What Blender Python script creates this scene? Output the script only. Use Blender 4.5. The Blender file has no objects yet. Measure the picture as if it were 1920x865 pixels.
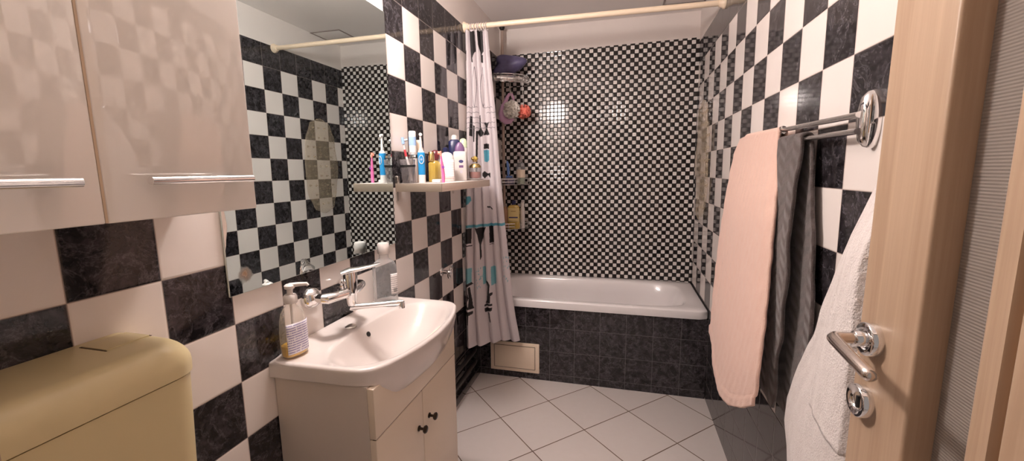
import bpy, bmesh, math, random
import numpy as np
from mathutils import Vector, Matrix
random.seed(7); np.random.seed(7)
SC = bpy.context.scene
COL = SC.collection
PI = math.pi

# ------------------------------------------------------------------ materials
def srgb(r, g, b):
    f = lambda c: (c/255/12.92) if c/255 <= .04045 else ((c/255+.055)/1.055)**2.4
    return (f(r), f(g), f(b), 1.0)

class NT:
    """tiny helper around a node tree"""
    def __init__(s, name):
        s.m = bpy.data.materials.new(name); s.m.use_nodes = True
        s.t = s.m.node_tree; s.b = s.t.nodes['Principled BSDF']; s.out = s.t.nodes['Material Output']
    def n(s, typ, **kw):
        o = s.t.nodes.new(typ)
        for k, v in kw.items(): setattr(o, k, v)
        return o
    def l(s, a, b): s.t.links.new(a, b)
    def put(s, sock, v):
        if hasattr(v, 'is_output'): s.l(v, sock)
        else: sock.default_value = v
    def math(s, op, a, b=None, c=None):
        o = s.n('ShaderNodeMath', operation=op); s.put(o.inputs[0], a)
        if b is not None: s.put(o.inputs[1], b)
        if c is not None: s.put(o.inputs[2], c)
        return o.outputs[0]
    def mix(s, f, a, b):
        o = s.n('ShaderNodeMix', data_type='RGBA'); s.put(o.inputs[0], f); s.put(o.inputs[6], a); s.put(o.inputs[7], b)
        return o.outputs[2]
    def mixf(s, f, a, b):
        o = s.n('ShaderNodeMix', data_type='FLOAT'); s.put(o.inputs[0], f); s.put(o.inputs[2], a); s.put(o.inputs[3], b)
        return o.outputs[0]
    def xyz(s):
        tc = s.n('ShaderNodeTexCoord'); sp = s.n('ShaderNodeSeparateXYZ'); s.l(tc.outputs['Object'], sp.inputs[0])
        return tc.outputs['Object'], sp.outputs[0], sp.outputs[1], sp.outputs[2]
    def comb(s, a, b, c):
        o = s.n('ShaderNodeCombineXYZ'); s.put(o.inputs[0], a); s.put(o.inputs[1], b); s.put(o.inputs[2], c); return o.outputs[0]
    def noise(s, vec, scale, detail=3, rough=.5, dist=0.):
        o = s.n('ShaderNodeTexNoise'); s.l(vec, o.inputs['Vector'])
        o.inputs['Scale'].default_value = scale; o.inputs['Detail'].default_value = detail
        o.inputs['Roughness'].default_value = rough; o.inputs['Distortion'].default_value = dist
        return o.outputs['Fac']
    def ramp(s, f, stops):
        o = s.n('ShaderNodeValToRGB'); s.l(f, o.inputs[0]); e = o.color_ramp.elements
        while len(e) < len(stops): e.new(.5)
        for k, (p, c) in enumerate(stops): e[k].position = p; e[k].color = c
        return o.outputs[0]
    def bump(s, h, strength=.3, dist=.002, nrm=None):
        o = s.n('ShaderNodeBump'); s.put(o.inputs['Height'], h); o.inputs['Strength'].default_value = strength
        o.inputs['Distance'].default_value = dist
        if nrm is not None: s.l(nrm, o.inputs['Normal'])
        return o.outputs[0]
    def set(s, **kw):
        for k, v in kw.items(): s.put(s.b.inputs[k], v)
        return s

def mat(name, color, rough=.4, metal=0., noise=0., nscale=40., bump=0., **kw):
    t = NT(name); c = color
    t.b.inputs['Roughness'].default_value = rough; t.b.inputs['Metallic'].default_value = metal
    o, x, y, z = t.xyz()
    nz = t.noise(o, nscale, 3)
    if noise:
        dk = tuple(v*(1-noise) for v in color[:3])+(1,); lt = tuple(min(1, v*(1+noise)) for v in color[:3])+(1,)
        t.l(t.mix(nz, dk, lt), t.b.inputs['Base Color'])
    else:
        t.b.inputs['Base Color'].default_value = color
        t.l(t.mixf(nz, rough*.92, min(1, rough*1.08)), t.b.inputs['Roughness'])
    if bump: t.l(t.bump(nz, bump, .002), t.b.inputs['Normal'])
    for k, v in kw.items(): t.b.inputs[k].default_value = v
    return t.m

WHITE_T = srgb(236, 228, 222)
def tile_mat(name, axis, origin, size, hor, ver, white_parity, band_v, dark_v, all_dark=False):
    """glossy wall tiles of two kinds laid chequerwise, marbled dark ones, thin grout"""
    t = NT(name); o, x, y, z = t.xyz()
    a = x if axis == 'x' else y
    u = t.math('DIVIDE', t.math('SUBTRACT', a, origin[0]), size[0])
    v = t.math('DIVIDE', t.math('SUBTRACT', origin[1], z), size[1])
    fu, fv = t.math('FLOOR', u), t.math('FLOOR', v)
    ru, rv = t.math('SUBTRACT', u, fu), t.math('SUBTRACT', v, fv)
    du = t.math('MULTIPLY', t.math('MINIMUM', ru, t.math('SUBTRACT', 1., ru)), size[0])
    dv = t.math('MULTIPLY', t.math('MINIMUM', rv, t.math('SUBTRACT', 1., rv)), size[1])
    d = t.math('MINIMUM', du, dv)
    grout = t.math('LESS_THAN', d, .0013)
    par = t.math('FLOORED_MODULO', t.math('ADD', fu, fv), 2.)
    white = t.math('COMPARE', par, float(white_parity), .1)
    if all_dark: white = t.math('MULTIPLY', white, 0.)
    else:
        white = t.math('MULTIPLY', white, t.math('GREATER_THAN', v, band_v))
        white = t.math('MULTIPLY', white, t.math('LESS_THAN', v, dark_v))
    # marbling, its own for every tile
    sh = t.comb(t.math('MULTIPLY', fu, 3.17), t.math('MULTIPLY', fv, 5.31), t.math('MULTIPLY', t.math('ADD', fu, fv), 1.7))
    va = t.n('ShaderNodeVectorMath', operation='ADD'); t.l(o, va.inputs[0]); t.l(sh, va.inputs[1])
    n1 = t.noise(va.outputs[0], 13, 5, .7, .55)
    vein = t.math('ABSOLUTE', t.math('SUBTRACT', n1, .5))
    vein = t.ramp(vein, [(0., (1, 1, 1, 1)), (.012, (.3, .3, .3, 1)), (.035, (0, 0, 0, 1))])
    n2 = t.noise(va.outputs[0], 34, 8, .72, .5)
    cloud = t.ramp(n2, [(.44, (0, 0, 0, 1)), (.72, (1, 1, 1, 1))])
    dark = t.mix(cloud, srgb(27, 24, 26), srgb(74, 69, 74))
    dark = t.mix(t.math('MULTIPLY', vein, t.math('MULTIPLY', n2, .5)), dark, srgb(140, 135, 142))
    wcol = t.mix(t.noise(va.outputs[0], 6, 2), srgb(232, 223, 217), srgb(238, 231, 226))
    c = t.mix(white, dark, wcol)
    c = t.mix(grout, c, t.mix(white, srgb(120, 110, 106) if not all_dark else srgb(92, 88, 90), srgb(196, 180, 170)))
    t.l(c, t.b.inputs['Base Color'])
    t.l(t.mixf(grout, t.mixf(white, .07, .09), .7), t.b.inputs['Roughness'])
    edge = t.n('ShaderNodeMapRange'); t.l(d, edge.inputs[0]); edge.inputs[1].default_value = .0008; edge.inputs[2].default_value = .004
    w = t.noise(o, 9, 2)
    h = t.math('ADD', edge.outputs[0], t.math('MULTIPLY', w, .55))
    t.l(t.bump(h, .35, .0012), t.b.inputs['Normal'])
    t.b.inputs['IOR'].default_value = 1.5
    return t.m

M = {}
TW, TH = .15319, .15227
M['tl'] = tile_mat('tile_wall_left', 'y', (1.54223, 1.92226), (TW, TH), 0, 0, 0, -1., 9.)
M['tr'] = tile_mat('tile_wall_right', 'y', (1.76112, 2.08793), (TW, TH), 0, 0, 1, 0., 10.)
M['tfr'] = tile_mat('tile_wall_front', 'x', (0., 1.92226), (TW, TH), 0, 0, 0, -1., 9.)
M['tf'] = tile_mat('tile_bath_panel', 'x', (.49894, .52454), (.15902, .15902), 0, 0, 0, 0., 0., True)
M['tfl'] = tile_mat('tile_plinth', 'y', (1.54223, .045), (TW, TH), 0, 0, 0, 0., 0., True)

def mosaic():
    t = NT('mosaic_black_white'); o, x, y, z = t.xyz(); P = .02882
    u = t.math('DIVIDE', t.math('SUBTRACT', x, 1.382-P/2), P)
    v = t.math('DIVIDE', t.math('SUBTRACT', z, 2.244-P/2-.0045), P)
    v = t.math('SUBTRACT', v, t.math('MULTIPLY', t.math('SUBTRACT', x, 1.382), .27))
    fu, fv = t.math('FLOOR', u), t.math('FLOOR', v)
    ru, rv = t.math('SUBTRACT', u, fu), t.math('SUBTRACT', v, fv)
    du = t.math('ABSOLUTE', t.math('SUBTRACT', ru, .5)); dv = t.math('ABSOLUTE', t.math('SUBTRACT', rv, .5))
    d = t.math('POWER', t.math('ADD', t.math('POWER', du, 8.), t.math('POWER', dv, 8.)), .125)
    par = t.math('FLOORED_MODULO', t.math('ADD', fu, fv), 2.)
    white = t.math('COMPARE', par, 0., .1)
    grout = t.math('GREATER_THAN', d, .435)
    rnd = t.n('ShaderNodeTexWhiteNoise'); t.l(t.comb(fu, fv, 0.), rnd.inputs[0])
    wc = t.mix(rnd.outputs[0], srgb(228, 221, 216), srgb(246, 241, 237))
    dot = t.math('LESS_THAN', d, .13)
    wc = t.mix(t.math('MULTIPLY', dot, .35), wc, srgb(170, 164, 158))
    bc = t.mix(rnd.outputs[0], srgb(24, 20, 19), srgb(44, 38, 35))
    c = t.mix(white, bc, wc); c = t.mix(grout, c, srgb(46, 40, 37))
    t.l(c, t.b.inputs['Base Color'])
    t.l(t.mixf(grout, .1, .7), t.b.inputs['Roughness'])
    mr = t.n('ShaderNodeMapRange'); t.l(d, mr.inputs[0]); mr.inputs[1].default_value = .5; mr.inputs[2].default_value = .36
    t.l(t.bump(mr.outputs[0], .5, .0015), t.b.inputs['Normal'])
    return t.m
M['mosaic'] = mosaic()

def floor_mat():
    t = NT('floor_tile_diagonal'); o, x, y, z = t.xyz(); A = .78767; s = .33; ca, sa = math.cos(A), math.sin(A)
    X = t.math('SUBTRACT', x, .29633); Y = t.math('SUBTRACT', y, 2.06834)
    a = t.math('DIVIDE', t.math('SUBTRACT', t.math('MULTIPLY', X, ca), t.math('MULTIPLY', Y, sa)), s)
    b = t.math('DIVIDE', t.math('ADD', t.math('MULTIPLY', X, sa), t.math('MULTIPLY', Y, ca)), s)
    fa, fb = t.math('FLOOR', a), t.math('FLOOR', b)
    ra, rb = t.math('SUBTRACT', a, fa), t.math('SUBTRACT', b, fb)
    d = t.math('MULTIPLY', t.math('MINIMUM', t.math('MINIMUM', ra, t.math('SUBTRACT', 1., ra)), t.math('MINIMUM', rb, t.math('SUBTRACT', 1., rb))), s)
    g = t.math('LESS_THAN', d, .0027)
    rnd = t.n('ShaderNodeTexWhiteNoise'); t.l(t.comb(fa, fb, 0.), rnd.inputs[0])
    c = t.mix(rnd.outputs[0], srgb(216, 208, 204), srgb(226, 219, 215))
    c = t.mix(t.math('MULTIPLY', t.noise(o, 30, 5, .6), .3), c, srgb(200, 190, 184))
    gn = t.noise(o, 14, 3)
    c = t.mix(g, c, t.mix(gn, srgb(84, 66, 54), srgb(140, 118, 102)))
    t.l(c, t.b.inputs['Base Color']); t.l(t.mixf(g, .3, .85), t.b.inputs['Roughness'])
    mr = t.n('ShaderNodeMapRange'); t.l(d, mr.inputs[0]); mr.inputs[1].default_value = .002; mr.inputs[2].default_value = .006
    t.l(t.bump(mr.outputs[0], .4, .001), t.b.inputs['Normal'])
    return t.m
M['floor'] = floor_mat()

def wood(name, axis_z=True, light=srgb(205, 170, 136), dark=srgb(172, 136, 104)):
    t = NT(name); o, x, y, z = t.xyz()
    v = t.comb(t.math('MULTIPLY', x, 30.), t.math('MULTIPLY', y, 30.), t.math('MULTIPLY', z, 1.3))
    n1 = t.noise(v, 1.0, 5, .6, .7)
    v2 = t.comb(t.math('MULTIPLY', x, 220.), t.math('MULTIPLY', y, 220.), t.math('MULTIPLY', z, 5.))
    n2 = t.noise(v2, 1.0, 3, .6)
    c = t.mix(t.ramp(n1, [(.3, (0, 0, 0, 1)), (.7, (1, 1, 1, 1))]), light, dark)
    c = t.mix(t.math('MULTIPLY', n2, .35), c, srgb(146, 118, 94))
    t.l(c, t.b.inputs['Base Color']); t.b.inputs['Roughness'].default_value = .42
    t.l(t.bump(n2, .12, .0008), t.b.inputs['Normal'])
    return t.m
M['wood'] = wood('door_wood', True, srgb(204, 178, 152), srgb(176, 148, 122))

def terry(name, c1, c2, chevron=False, scale=420., strength=.9):
    t = NT(name); o, x, y, z = t.xyz()
    n = t.noise(o, scale, 2, .6); n2 = t.noise(o, 38., 4, .6)
    h = t.math('ADD', n, t.math('MULTIPLY', n2, 1.2))
    if chevron:
        zig = t.math('ABSOLUTE', t.math('SUBTRACT', t.math('FLOORED_MODULO', t.math('MULTIPLY', y, 11.), 1.), .5))
        w = t.math('SINE', t.math('MULTIPLY', t.math('ADD', z, t.math('MULTIPLY', zig, .05)), 150.))
        h = t.math('ADD', h, t.math('MULTIPLY', w, .9))
        f = t.math('ADD', t.math('MULTIPLY', w, .09), t.math('MULTIPLY', n2, .85))
    else: f = t.math('ADD', t.math('MULTIPLY', n, .4), t.math('MULTIPLY', n2, .6))
    t.l(t.mix(f, c1, c2), t.b.inputs['Base Color']); t.b.inputs['Roughness'].default_value = .95
    t.b.inputs['Sheen Weight'].default_value = .35; t.b.inputs['Sheen Roughness'].default_value = .5
    t.l(t.bump(h, strength, .003), t.b.inputs['Normal'])
    return t.m
M['peach'] = terry('peach_terry', srgb(226, 184, 166), srgb(241, 208, 192))
M['grey_t'] = terry('grey_chevron_terry', srgb(66, 57, 55), srgb(100, 87, 84), True)
M['white_t'] = terry('white_terry', srgb(214, 204, 200), srgb(246, 240, 237), scale=260., strength=1.)
M['hem'] = mat('white_hem', srgb(232, 222, 216), .9, noise=.04, nscale=150, bump=.25)

M['plaster'] = mat('white_plaster', srgb(232, 224, 219), .75, noise=.03, nscale=5, bump=.05)
M['ceil'] = mat('ceiling_paint', srgb(244, 239, 236), .6, noise=.03, nscale=3)
M['ceramic'] = mat('white_ceramic', srgb(218, 210, 206), .1, **{'Coat Weight': .4})
M['enamel'] = mat('white_enamel', srgb(236, 232, 232), .14, **{'Coat Weight': .3})
M['chrome'] = mat('chrome', (.86, .85, .85, 1), .07, 1.)
M['chrome2'] = mat('soft_chrome', (.88, .86, .85, 1), .2, 1.)
M['brushed'] = mat('brushed_nickel', (.62, .57, .52, 1), .28, 1.)
M['shelfend'] = mat('grey_beige_metal', srgb(150, 136, 122), .45, .4)
M['darkmetal'] = mat('dark_metal', srgb(70, 60, 52), .3, .9)
M['lam'] = mat('cream_laminate', srgb(236, 230, 222), .35, noise=.012, nscale=3, **{'Coat Weight': 1., 'Coat Roughness': 0., 'Coat IOR': 1.68})
M['lamedge'] = mat('laminate_edge', srgb(196, 172, 146), .45)
M['vanity'] = mat('vanity_lacquer', srgb(228, 214, 196), .32, noise=.015, nscale=4)
M['vanside'] = mat('vanity_side_board', srgb(210, 199, 190), .5, noise=.03, nscale=8)
M['cistern'] = mat('aged_cream_plastic', srgb(210, 194, 150), .36, noise=.04, nscale=3, bump=.03)
M['dkline'] = mat('seam_dark', srgb(92, 74, 56), .7)
M['blackrub'] = mat('black_rubber', srgb(24, 22, 22), .5)
M['wplas'] = mat('white_plastic', srgb(222, 215, 211), .35)
M['crplas'] = mat('cream_plastic', srgb(240, 222, 200), .4)
M['rodp'] = mat('ivory_rod', srgb(240, 220, 194), .35)
M['blue'] = mat('blue_plastic', srgb(40, 140, 200), .3)
M['ltblue'] = mat('light_blue_plastic', srgb(150, 180, 220), .35)
M['navy'] = mat('navy_plastic', srgb(38, 44, 84), .35)
M['purple'] = mat('purple_plastic', srgb(120, 90, 130), .35)
M['ltgreen'] = mat('pale_green_plastic', srgb(214, 232, 196), .4)
M['pink'] = mat('pink_plastic', srgb(222, 110, 164), .35)
M['salmon'] = mat('salmon_bristle', srgb(240, 150, 130), .6)
M['red'] = mat('red_plastic', srgb(190, 60, 70), .35)
M['maroon'] = mat('maroon_plastic', srgb(100, 34, 44), .3)
M['lilac'] = mat('lilac_foam', srgb(226, 182, 216), .7, noise=.05, nscale=60, bump=.2)
M['gold'] = mat('gold_metal', (.78, .56, .24, 1), .2, 1.)
M['pblue'] = mat('periwinkle_plastic', srgb(110, 150, 220), .35)
M['violet'] = mat('violet_film', srgb(98, 92, 128), .45, noise=.25, nscale=40, bump=.6)
M['yellow'] = mat('yellow_sponge', srgb(220, 180, 60), .8, noise=.15, nscale=90, bump=.6)
M['orange'] = mat('orange_brown_plastic', srgb(190, 120, 70), .5)
M['greyp'] = mat('grey_plastic', srgb(150, 140, 140), .5)
M['poufw'] = mat('white_mesh', srgb(250, 244, 236), .8, noise=.05, nscale=150, bump=.25)
M['poufc'] = mat('coral_mesh', srgb(236, 130, 112), .8, noise=.15, nscale=150, bump=.7)
M['pipe'] = mat('black_pipe', srgb(38, 34, 34), .3)
M['text'] = mat('print_ink', srgb(60, 60, 110), .6)
M['teal'] = mat('teal_ink', srgb(90, 160, 180), .6)

def clear(name, tint, rough=.05, cover=.2, edge=.75):
    t = NT(name); o, x, y, z = t.xyz()
    t.l(t.mixf(t.noise(o, 30, 2), rough*.8, rough*1.2), t.b.inputs['Roughness'])
    lw = t.n('ShaderNodeLayerWeight'); lw.inputs[0].default_value = .35
    t.l(t.mixf(t.math('POWER', lw.outputs['Facing'], 1.6), cover, edge), t.b.inputs['Alpha'])
    t.set(**{'Base Color': tint, 'Specular IOR Level': .8}); return t.m
M['clear'] = clear('clear_plastic', srgb(196, 198, 200), .06, .24, .9)
M['milky'] = clear('milky_plastic', srgb(240, 234, 222), .2, .2, .7)
M['soapliq'] = clear('yellow_soap', srgb(240, 190, 30), .3, .92, 1.)
M['smoke'] = clear('smoky_tumbler', srgb(140, 134, 136), .08, .25, .75)
M['amber'] = clear('amber_liquid', srgb(156, 62, 34), .1, .8, 1.)
M['yglass'] = clear('yellow_shampoo', srgb(220, 186, 96), .15, .85, 1.)
M['goldglass'] = clear('golden_glass', srgb(216, 188, 90), .06, .5, .95)
M['matpvc'] = None
def pvc():
    t = NT('translucent_beige_pvc'); o, x, y, z = t.xyz()
    vo = t.n('ShaderNodeTexVoronoi'); t.l(o, vo.inputs['Vector']); vo.inputs['Scale'].default_value = 45
    t.l(t.mix(vo.outputs['Distance'], srgb(220, 202, 174), srgb(204, 184, 154)), t.b.inputs['Base Color'])
    t.set(**{'Roughness': .35, 'Alpha': .36})
    t.l(t.bump(vo.outputs['Distance'], .8, .004), t.b.inputs['Normal']); return t.m
M['matpvc'] = pvc()
def rib_glass():
    t = NT('reeded_glass'); o, x, y, z = t.xyz()
    w = t.math('SINE', t.math('MULTIPLY', z, 2*PI/.0042))
    t.l(t.mix(t.noise(o, 4, 3), srgb(150, 140, 132), srgb(168, 160, 152)), t.b.inputs['Base Color'])
    t.set(**{'Roughness': .16, 'Transmission Weight': .25, 'IOR': 1.5})
    t.l(t.bump(w, .3, .0015), t.b.inputs['Normal']); return t.m
M['ribglass'] = rib_glass()
M['ribback'] = mat('frosted_backing', srgb(176, 168, 160), .5)
def mirror_mat():
    t = NT('mirror_silver'); o, x, y, z = t.xyz()
    dist = t.n('ShaderNodeVectorMath', operation='DISTANCE'); t.l(o, dist.inputs[0]); dist.inputs[1].default_value = (0.004, .814, 1.128)
    k = t.math('ADD', dist.outputs['Value'], t.math('MULTIPLY', t.noise(o, 60, 3), .02))
    spot = t.ramp(k, [(.012, (1, 1, 1, 1)), (.034, (0, 0, 0, 1))])
    t.l(t.mix(spot, srgb(232, 246, 246), srgb(190, 160, 130)), t.b.inputs['Base Color'])
    t.b.inputs['Metallic'].default_value = 1.
    t.l(t.mixf(spot, .006, .4), t.b.inputs['Roughness']); return t.m
M['mirror'] = mirror_mat()
def lines_mat(name, bg, ink, period, duty=.45, axis='z'):
    """a small label: rows of print too small to read"""
    t = NT(name); o, x, y, z = t.xyz()
    f = t.math('FLOORED_MODULO', t.math('DIVIDE', z if axis == 'z' else y, period), 1.)
    row = t.math('LESS_THAN', f, duty)
    w = t.math('GREATER_THAN', t.noise(t.comb(t.math('MULTIPLY', x, 1.), t.math('MULTIPLY', y, 1.), t.math('MULTIPLY', z, .15)), 340, 2), .40)
    t.l(t.mix(t.math('MULTIPLY', row, w), bg, ink), t.b.inputs['Base Color']); t.b.inputs['Roughness'].default_value = .5
    return t.m
M['label'] = lines_mat('soap_label_print', srgb(236, 232, 236), srgb(150, 142, 186), .0068)
M['label2'] = lines_mat('price_label_print', srgb(232, 226, 224), srgb(150, 150, 152), .008, .3)
M['label3'] = lines_mat('lotion_back_print', srgb(238, 226, 224), srgb(214, 196, 198), .011, .25)
def emit(name, col, s):
    t = NT(name); t.set(**{'Base Color': (.9, .9, .9, 1), 'Emission Color': col, 'Emission Strength': s}); return t.m
LAMP_STRENGTH = 52.0
M['lamp'] = emit('lit_opal_glass', (1., .88, .83, 1), LAMP_STRENGTH)

# ------------------------------------------------------------------ object helpers
def link(o): COL.objects.link(o); return o
def mesh_obj(name, verts, faces, m, parent=None, smooth=True, mats=None, fm=None):
    me = bpy.data.meshes.new(name); me.from_pydata([tuple(map(float, v)) for v in verts], [], faces); me.update()
    for mm in (mats or [m]): me.materials.append(mm)
    if fm is not None: me.polygons.foreach_set('material_index', fm)
    me.polygons.foreach_set('use_smooth', [smooth]*len(me.polygons))
    o = link(bpy.data.objects.new(name, me))
    if parent is not None: par(o, parent)
    return o
def bm_obj(name, bm, m, parent=None, smooth=False, auto=None):
    bmesh.ops.recalc_face_normals(bm, faces=bm.faces)
    me = bpy.data.meshes.new(name); bm.to_mesh(me); bm.free()
    me.materials.append(m)
    o = link(bpy.data.objects.new(name, me))
    if smooth or auto:
        me.polygons.foreach_set('use_smooth', [True]*len(me.polygons))
        if auto: sharp(me, auto)
    if parent is not None: par(o, parent)
    return o
def sharp(me, ang=35):
    bm = bmesh.new(); bm.from_mesh(me); a = math.radians(ang)
    for e in bm.edges:
        if len(e.link_faces) == 2 and e.calc_face_angle(0) > a: e.smooth = False
    bm.to_mesh(me); bm.free()
def par(o, p):
    o.parent = p
    M_ = p.matrix_basis.copy()
    q = p
    inv = Matrix.Identity(4)
    chain = [p]
    while q.parent: q = q.parent; chain.append(q)
    w = Matrix.Identity(4)
    for c in reversed(chain): w = w @ (c.matrix_parent_inverse @ c.matrix_basis if c.parent else c.matrix_basis)
    o.matrix_parent_inverse = w.inverted()
    return o
def thing(name, label, cat, loc, group=None):
    o = link(bpy.data.objects.new(name, None)); o.location = loc; o.empty_display_size = .05
    o.matrix_basis = Matrix.Translation(loc)
    return tag(o, label, cat, group)
def tag(o, label, cat, group=None):
    o['label'] = label; o['category'] = cat
    if group: o['group'] = group
    return o
def struct(o): o['kind'] = 'structure'; return o

def box_bm(x0, x1, y0, y1, z0, z1, r=0, seg=2, bm=None):
    b = bm or bmesh.new()
    mt = Matrix.Translation(((x0+x1)/2, (y0+y1)/2, (z0+z1)/2)) @ Matrix.Diagonal((x1-x0, y1-y0, z1-z0, 1))
    g = bmesh.ops.create_cube(b, size=1, matrix=mt)
    if r:
        es = list({e for v in g['verts'] for e in v.link_edges})
        bmesh.ops.bevel(b, geom=es, offset=r, segments=seg, affect='EDGES', profile=.5)
    return b
def box(name, x0, x1, y0, y1, z0, z1, m, parent=None, r=.002, seg=2):
    return bm_obj(name, box_bm(x0, x1, y0, y1, z0, z1, r, seg), m, parent, auto=40 if r else None)
def frame_from(d):
    d = Vector(d).normalized(); up = Vector((0, 0, 1)) if abs(d.z) < .95 else Vector((1, 0, 0))
    a = d.cross(up).normalized(); return a, d.cross(a).normalized(), d
def sweep(path, radii, n=16, cap=True, sx=1., sy=1.):
    """tube along a polyline, a radius per point"""
    P = [Vector(p) for p in path]; V = []; F = []
    if not hasattr(radii, '__len__'): radii = [radii]*len(P)
    T = [(P[min(i+1, len(P)-1)]-P[max(i-1, 0)]).normalized() for i in range(len(P))]
    a, b, _ = frame_from(T[0])
    for i, p in enumerate(P):
        a = (a-T[i]*a.dot(T[i])).normalized(); b = T[i].cross(a)
        for k in range(n):
            t = 2*PI*k/n; V.append(p+(a*math.cos(t)*sx+b*math.sin(t)*sy)*radii[i])
    for i in range(len(P)-1):
        for k in range(n):
            F.append((i*n+k, i*n+(k+1) % n, (i+1)*n+(k+1) % n, (i+1)*n+k))
    if cap: F.append(tuple(range(n-1, -1, -1))); F.append(tuple(range((len(P)-1)*n, len(P)*n)))
    return V, F
def tube(name, path, radii, m, parent=None, n=16, sx=1., sy=1.):
    V, F = sweep(path, radii, n, True, sx, sy); o = mesh_obj(name, V, F, m, parent); fixn(o); sharp(o.data, 50); return o
def fixn(o):
    bm = bmesh.new(); bm.from_mesh(o.data); bmesh.ops.recalc_face_normals(bm, faces=bm.faces); bm.to_mesh(o.data); bm.free()
def lathe(name, base, axis, prof, m, parent=None, n=28, rot=0., sx=1., sy=1., exps=2.):
    """profile [(distance along axis, radius)] turned about axis; superelliptic with exps"""
    if isinstance(axis, str): axis = {'x': (1, 0, 0), 'y': (0, 1, 0), 'z': (0, 0, 1)}[axis]
    d = Vector(axis).normalized()
    if abs(d.z) > .99: a, b = Vector((math.cos(rot), math.sin(rot), 0)), Vector((-math.sin(rot), math.cos(rot), 0))
    else: a, b, d = frame_from(d)
    V = []; F = []; base = Vector(base)
    for (h, r) in prof:
        for k in range(n):
            t = 2*PI*k/n; c, s = math.cos(t), math.sin(t)
            c = math.copysign(abs(c)**(2/exps), c); s = math.copysign(abs(s)**(2/exps), s)
            V.append(base+d*h+(a*c*sx+b*s*sy)*r)
    for i in range(len(prof)-1):
        for k in range(n): F.append((i*n+k, i*n+(k+1) % n, (i+1)*n+(k+1) % n, (i+1)*n+k))
    F.append(tuple(range(n-1, -1, -1))); F.append(tuple(range((len(prof)-1)*n, len(prof)*n)))
    o = mesh_obj(name, V, F, m, parent); fixn(o); sharp(o.data, 48); return o
def bottle(name, c, z0, prof, m, parent=None, rot=0., n=36):
    """flattened bottle: profile [(z, half width, half depth, squareness)]"""
    V = []; F = []; cr, sr = math.cos(rot), math.sin(rot)
    for (z, hx, hy, e) in prof:
        for k in range(n):
            t = 2*PI*k/n; a, b = math.cos(t), math.sin(t)
            a = math.copysign(abs(a)**(2/e), a)*hx; b = math.copysign(abs(b)**(2/e), b)*hy
            V.append((c[0]+a*cr-b*sr, c[1]+a*sr+b*cr, z0+z))
    L = len(prof)
    for i in range(L-1):
        for k in range(n): F.append((i*n+k, i*n+(k+1) % n, (i+1)*n+(k+1) % n, (i+1)*n+k))
    F.append(tuple(range(n-1, -1, -1))); F.append(tuple(range((L-1)*n, L*n)))
    o = mesh_obj(name, V, F, m, parent); fixn(o); sharp(o.data, 48); return o
def grid(name, fn, nu, nv, m, parent=None, thick=0., flip=False, off=0):
    V = [fn(i/nu, j/nv) for j in range(nv+1) for i in range(nu+1)]
    F = [(j*(nu+1)+i, j*(nu+1)+i+1, (j+1)*(nu+1)+i+1, (j+1)*(nu+1)+i) for j in range(nv) for i in range(nu)]
    if flip: F = [f[::-1] for f in F]
    o = mesh_obj(name, V, F, m, parent)
    if thick:
        md = o.modifiers.new('thickness', 'SOLIDIFY'); md.thickness = thick; md.offset = off
    return o
def loft(name, rings, m, parent=None, cap0=False, cap1=False, auto=None):
    n = len(rings[0]); V = [p for r in rings for p in r]; F = []
    for i in range(len(rings)-1):
        for k in range(n): F.append((i*n+k, i*n+(k+1) % n, (i+1)*n+(k+1) % n, (i+1)*n+k))
    if cap0: F.append(tuple(range(n-1, -1, -1)))
    if cap1: F.append(tuple(range((len(rings)-1)*n, len(rings)*n)))
    o = mesh_obj(name, V, F, m, parent); fixn(o)
    if auto: sharp(o.data, auto)
    return o
def sstep(a, b, x):
    t = max(0., min(1., (x-a)/(b-a))); return t*t*(3-2*t)

# ------------------------------------------------------------------ room shell
YB = 2.540; D = 3.2068; ZC = 2.438; YF = .09; YO = -.03
def Wx(y, z): return 1.42202+.00312*(y-2)+.01227*(1.7-z)
ZL = 2.2265; ZR = 2.2385
def quad_obj(name, quads, mats, fm, parent=None):
    V = []; F = []
    for q in quads: F.append(tuple(range(len(V), len(V)+len(q)))); V += q
    o = mesh_obj(name, V, F, None, parent, smooth=False, mats=mats, fm=fm); return o
# every wall is a slab with thickness
def slab(name, quads, mats, fm, push):
    V = []; F = []; f2 = []
    p = Vector(push)
    for q, k in zip(quads, fm):
        b = len(V); n = len(q); V += [Vector(v) for v in q] + [Vector(v)+p for v in q]
        F.append(tuple(range(b, b+n))); F.append(tuple(range(b+2*n-1, b+n-1, -1))); f2 += [k, k]
        for i in range(n): F.append((b+i, b+(i+1) % n, b+n+(i+1) % n, b+n+i)); f2.append(k)
    o = mesh_obj(name, V, F, None, None, smooth=False, mats=mats, fm=f2); fixn(o); return struct(o)
slab('floor', [[(-.1, -1.2, 0), (1.6, -1.2, 0), (1.6, 3.3, 0), (-.1, 3.3, 0)]], [M['floor']], [0], (0, 0, -.1))
slab('ceiling', [[(-.1, YO, ZC), (1.6, YO, ZC), (1.6, 3.3, ZC), (-.1, 3.3, ZC)]], [M['ceil']], [0], (0, 0, .1))
slab('wall_left', [[(0, YO, 0), (0, D, 0), (0, D, ZL), (0, YO, ZL)], [(0, YO, ZL), (0, D, ZL), (0, D, ZC), (0, YO, ZC)]], [M['tl'], M['plaster']], [0, 1], (-.1, 0, 0))
slab('wall_right', [[(Wx(YO, 0), YO, 0), (Wx(D, 0), D, 0), (Wx(D, ZR), D, ZR), (Wx(YO, ZR), YO, ZR)],
                    [(Wx(YO, ZR), YO, ZR), (Wx(D, ZR), D, ZR), (Wx(D, ZC), D, ZC), (Wx(YO, ZC), YO, ZC)]], [M['tr'], M['plaster']], [0, 1], (.1, 0, 0))
def ztop(x): return 2.250+.0125*x
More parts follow.
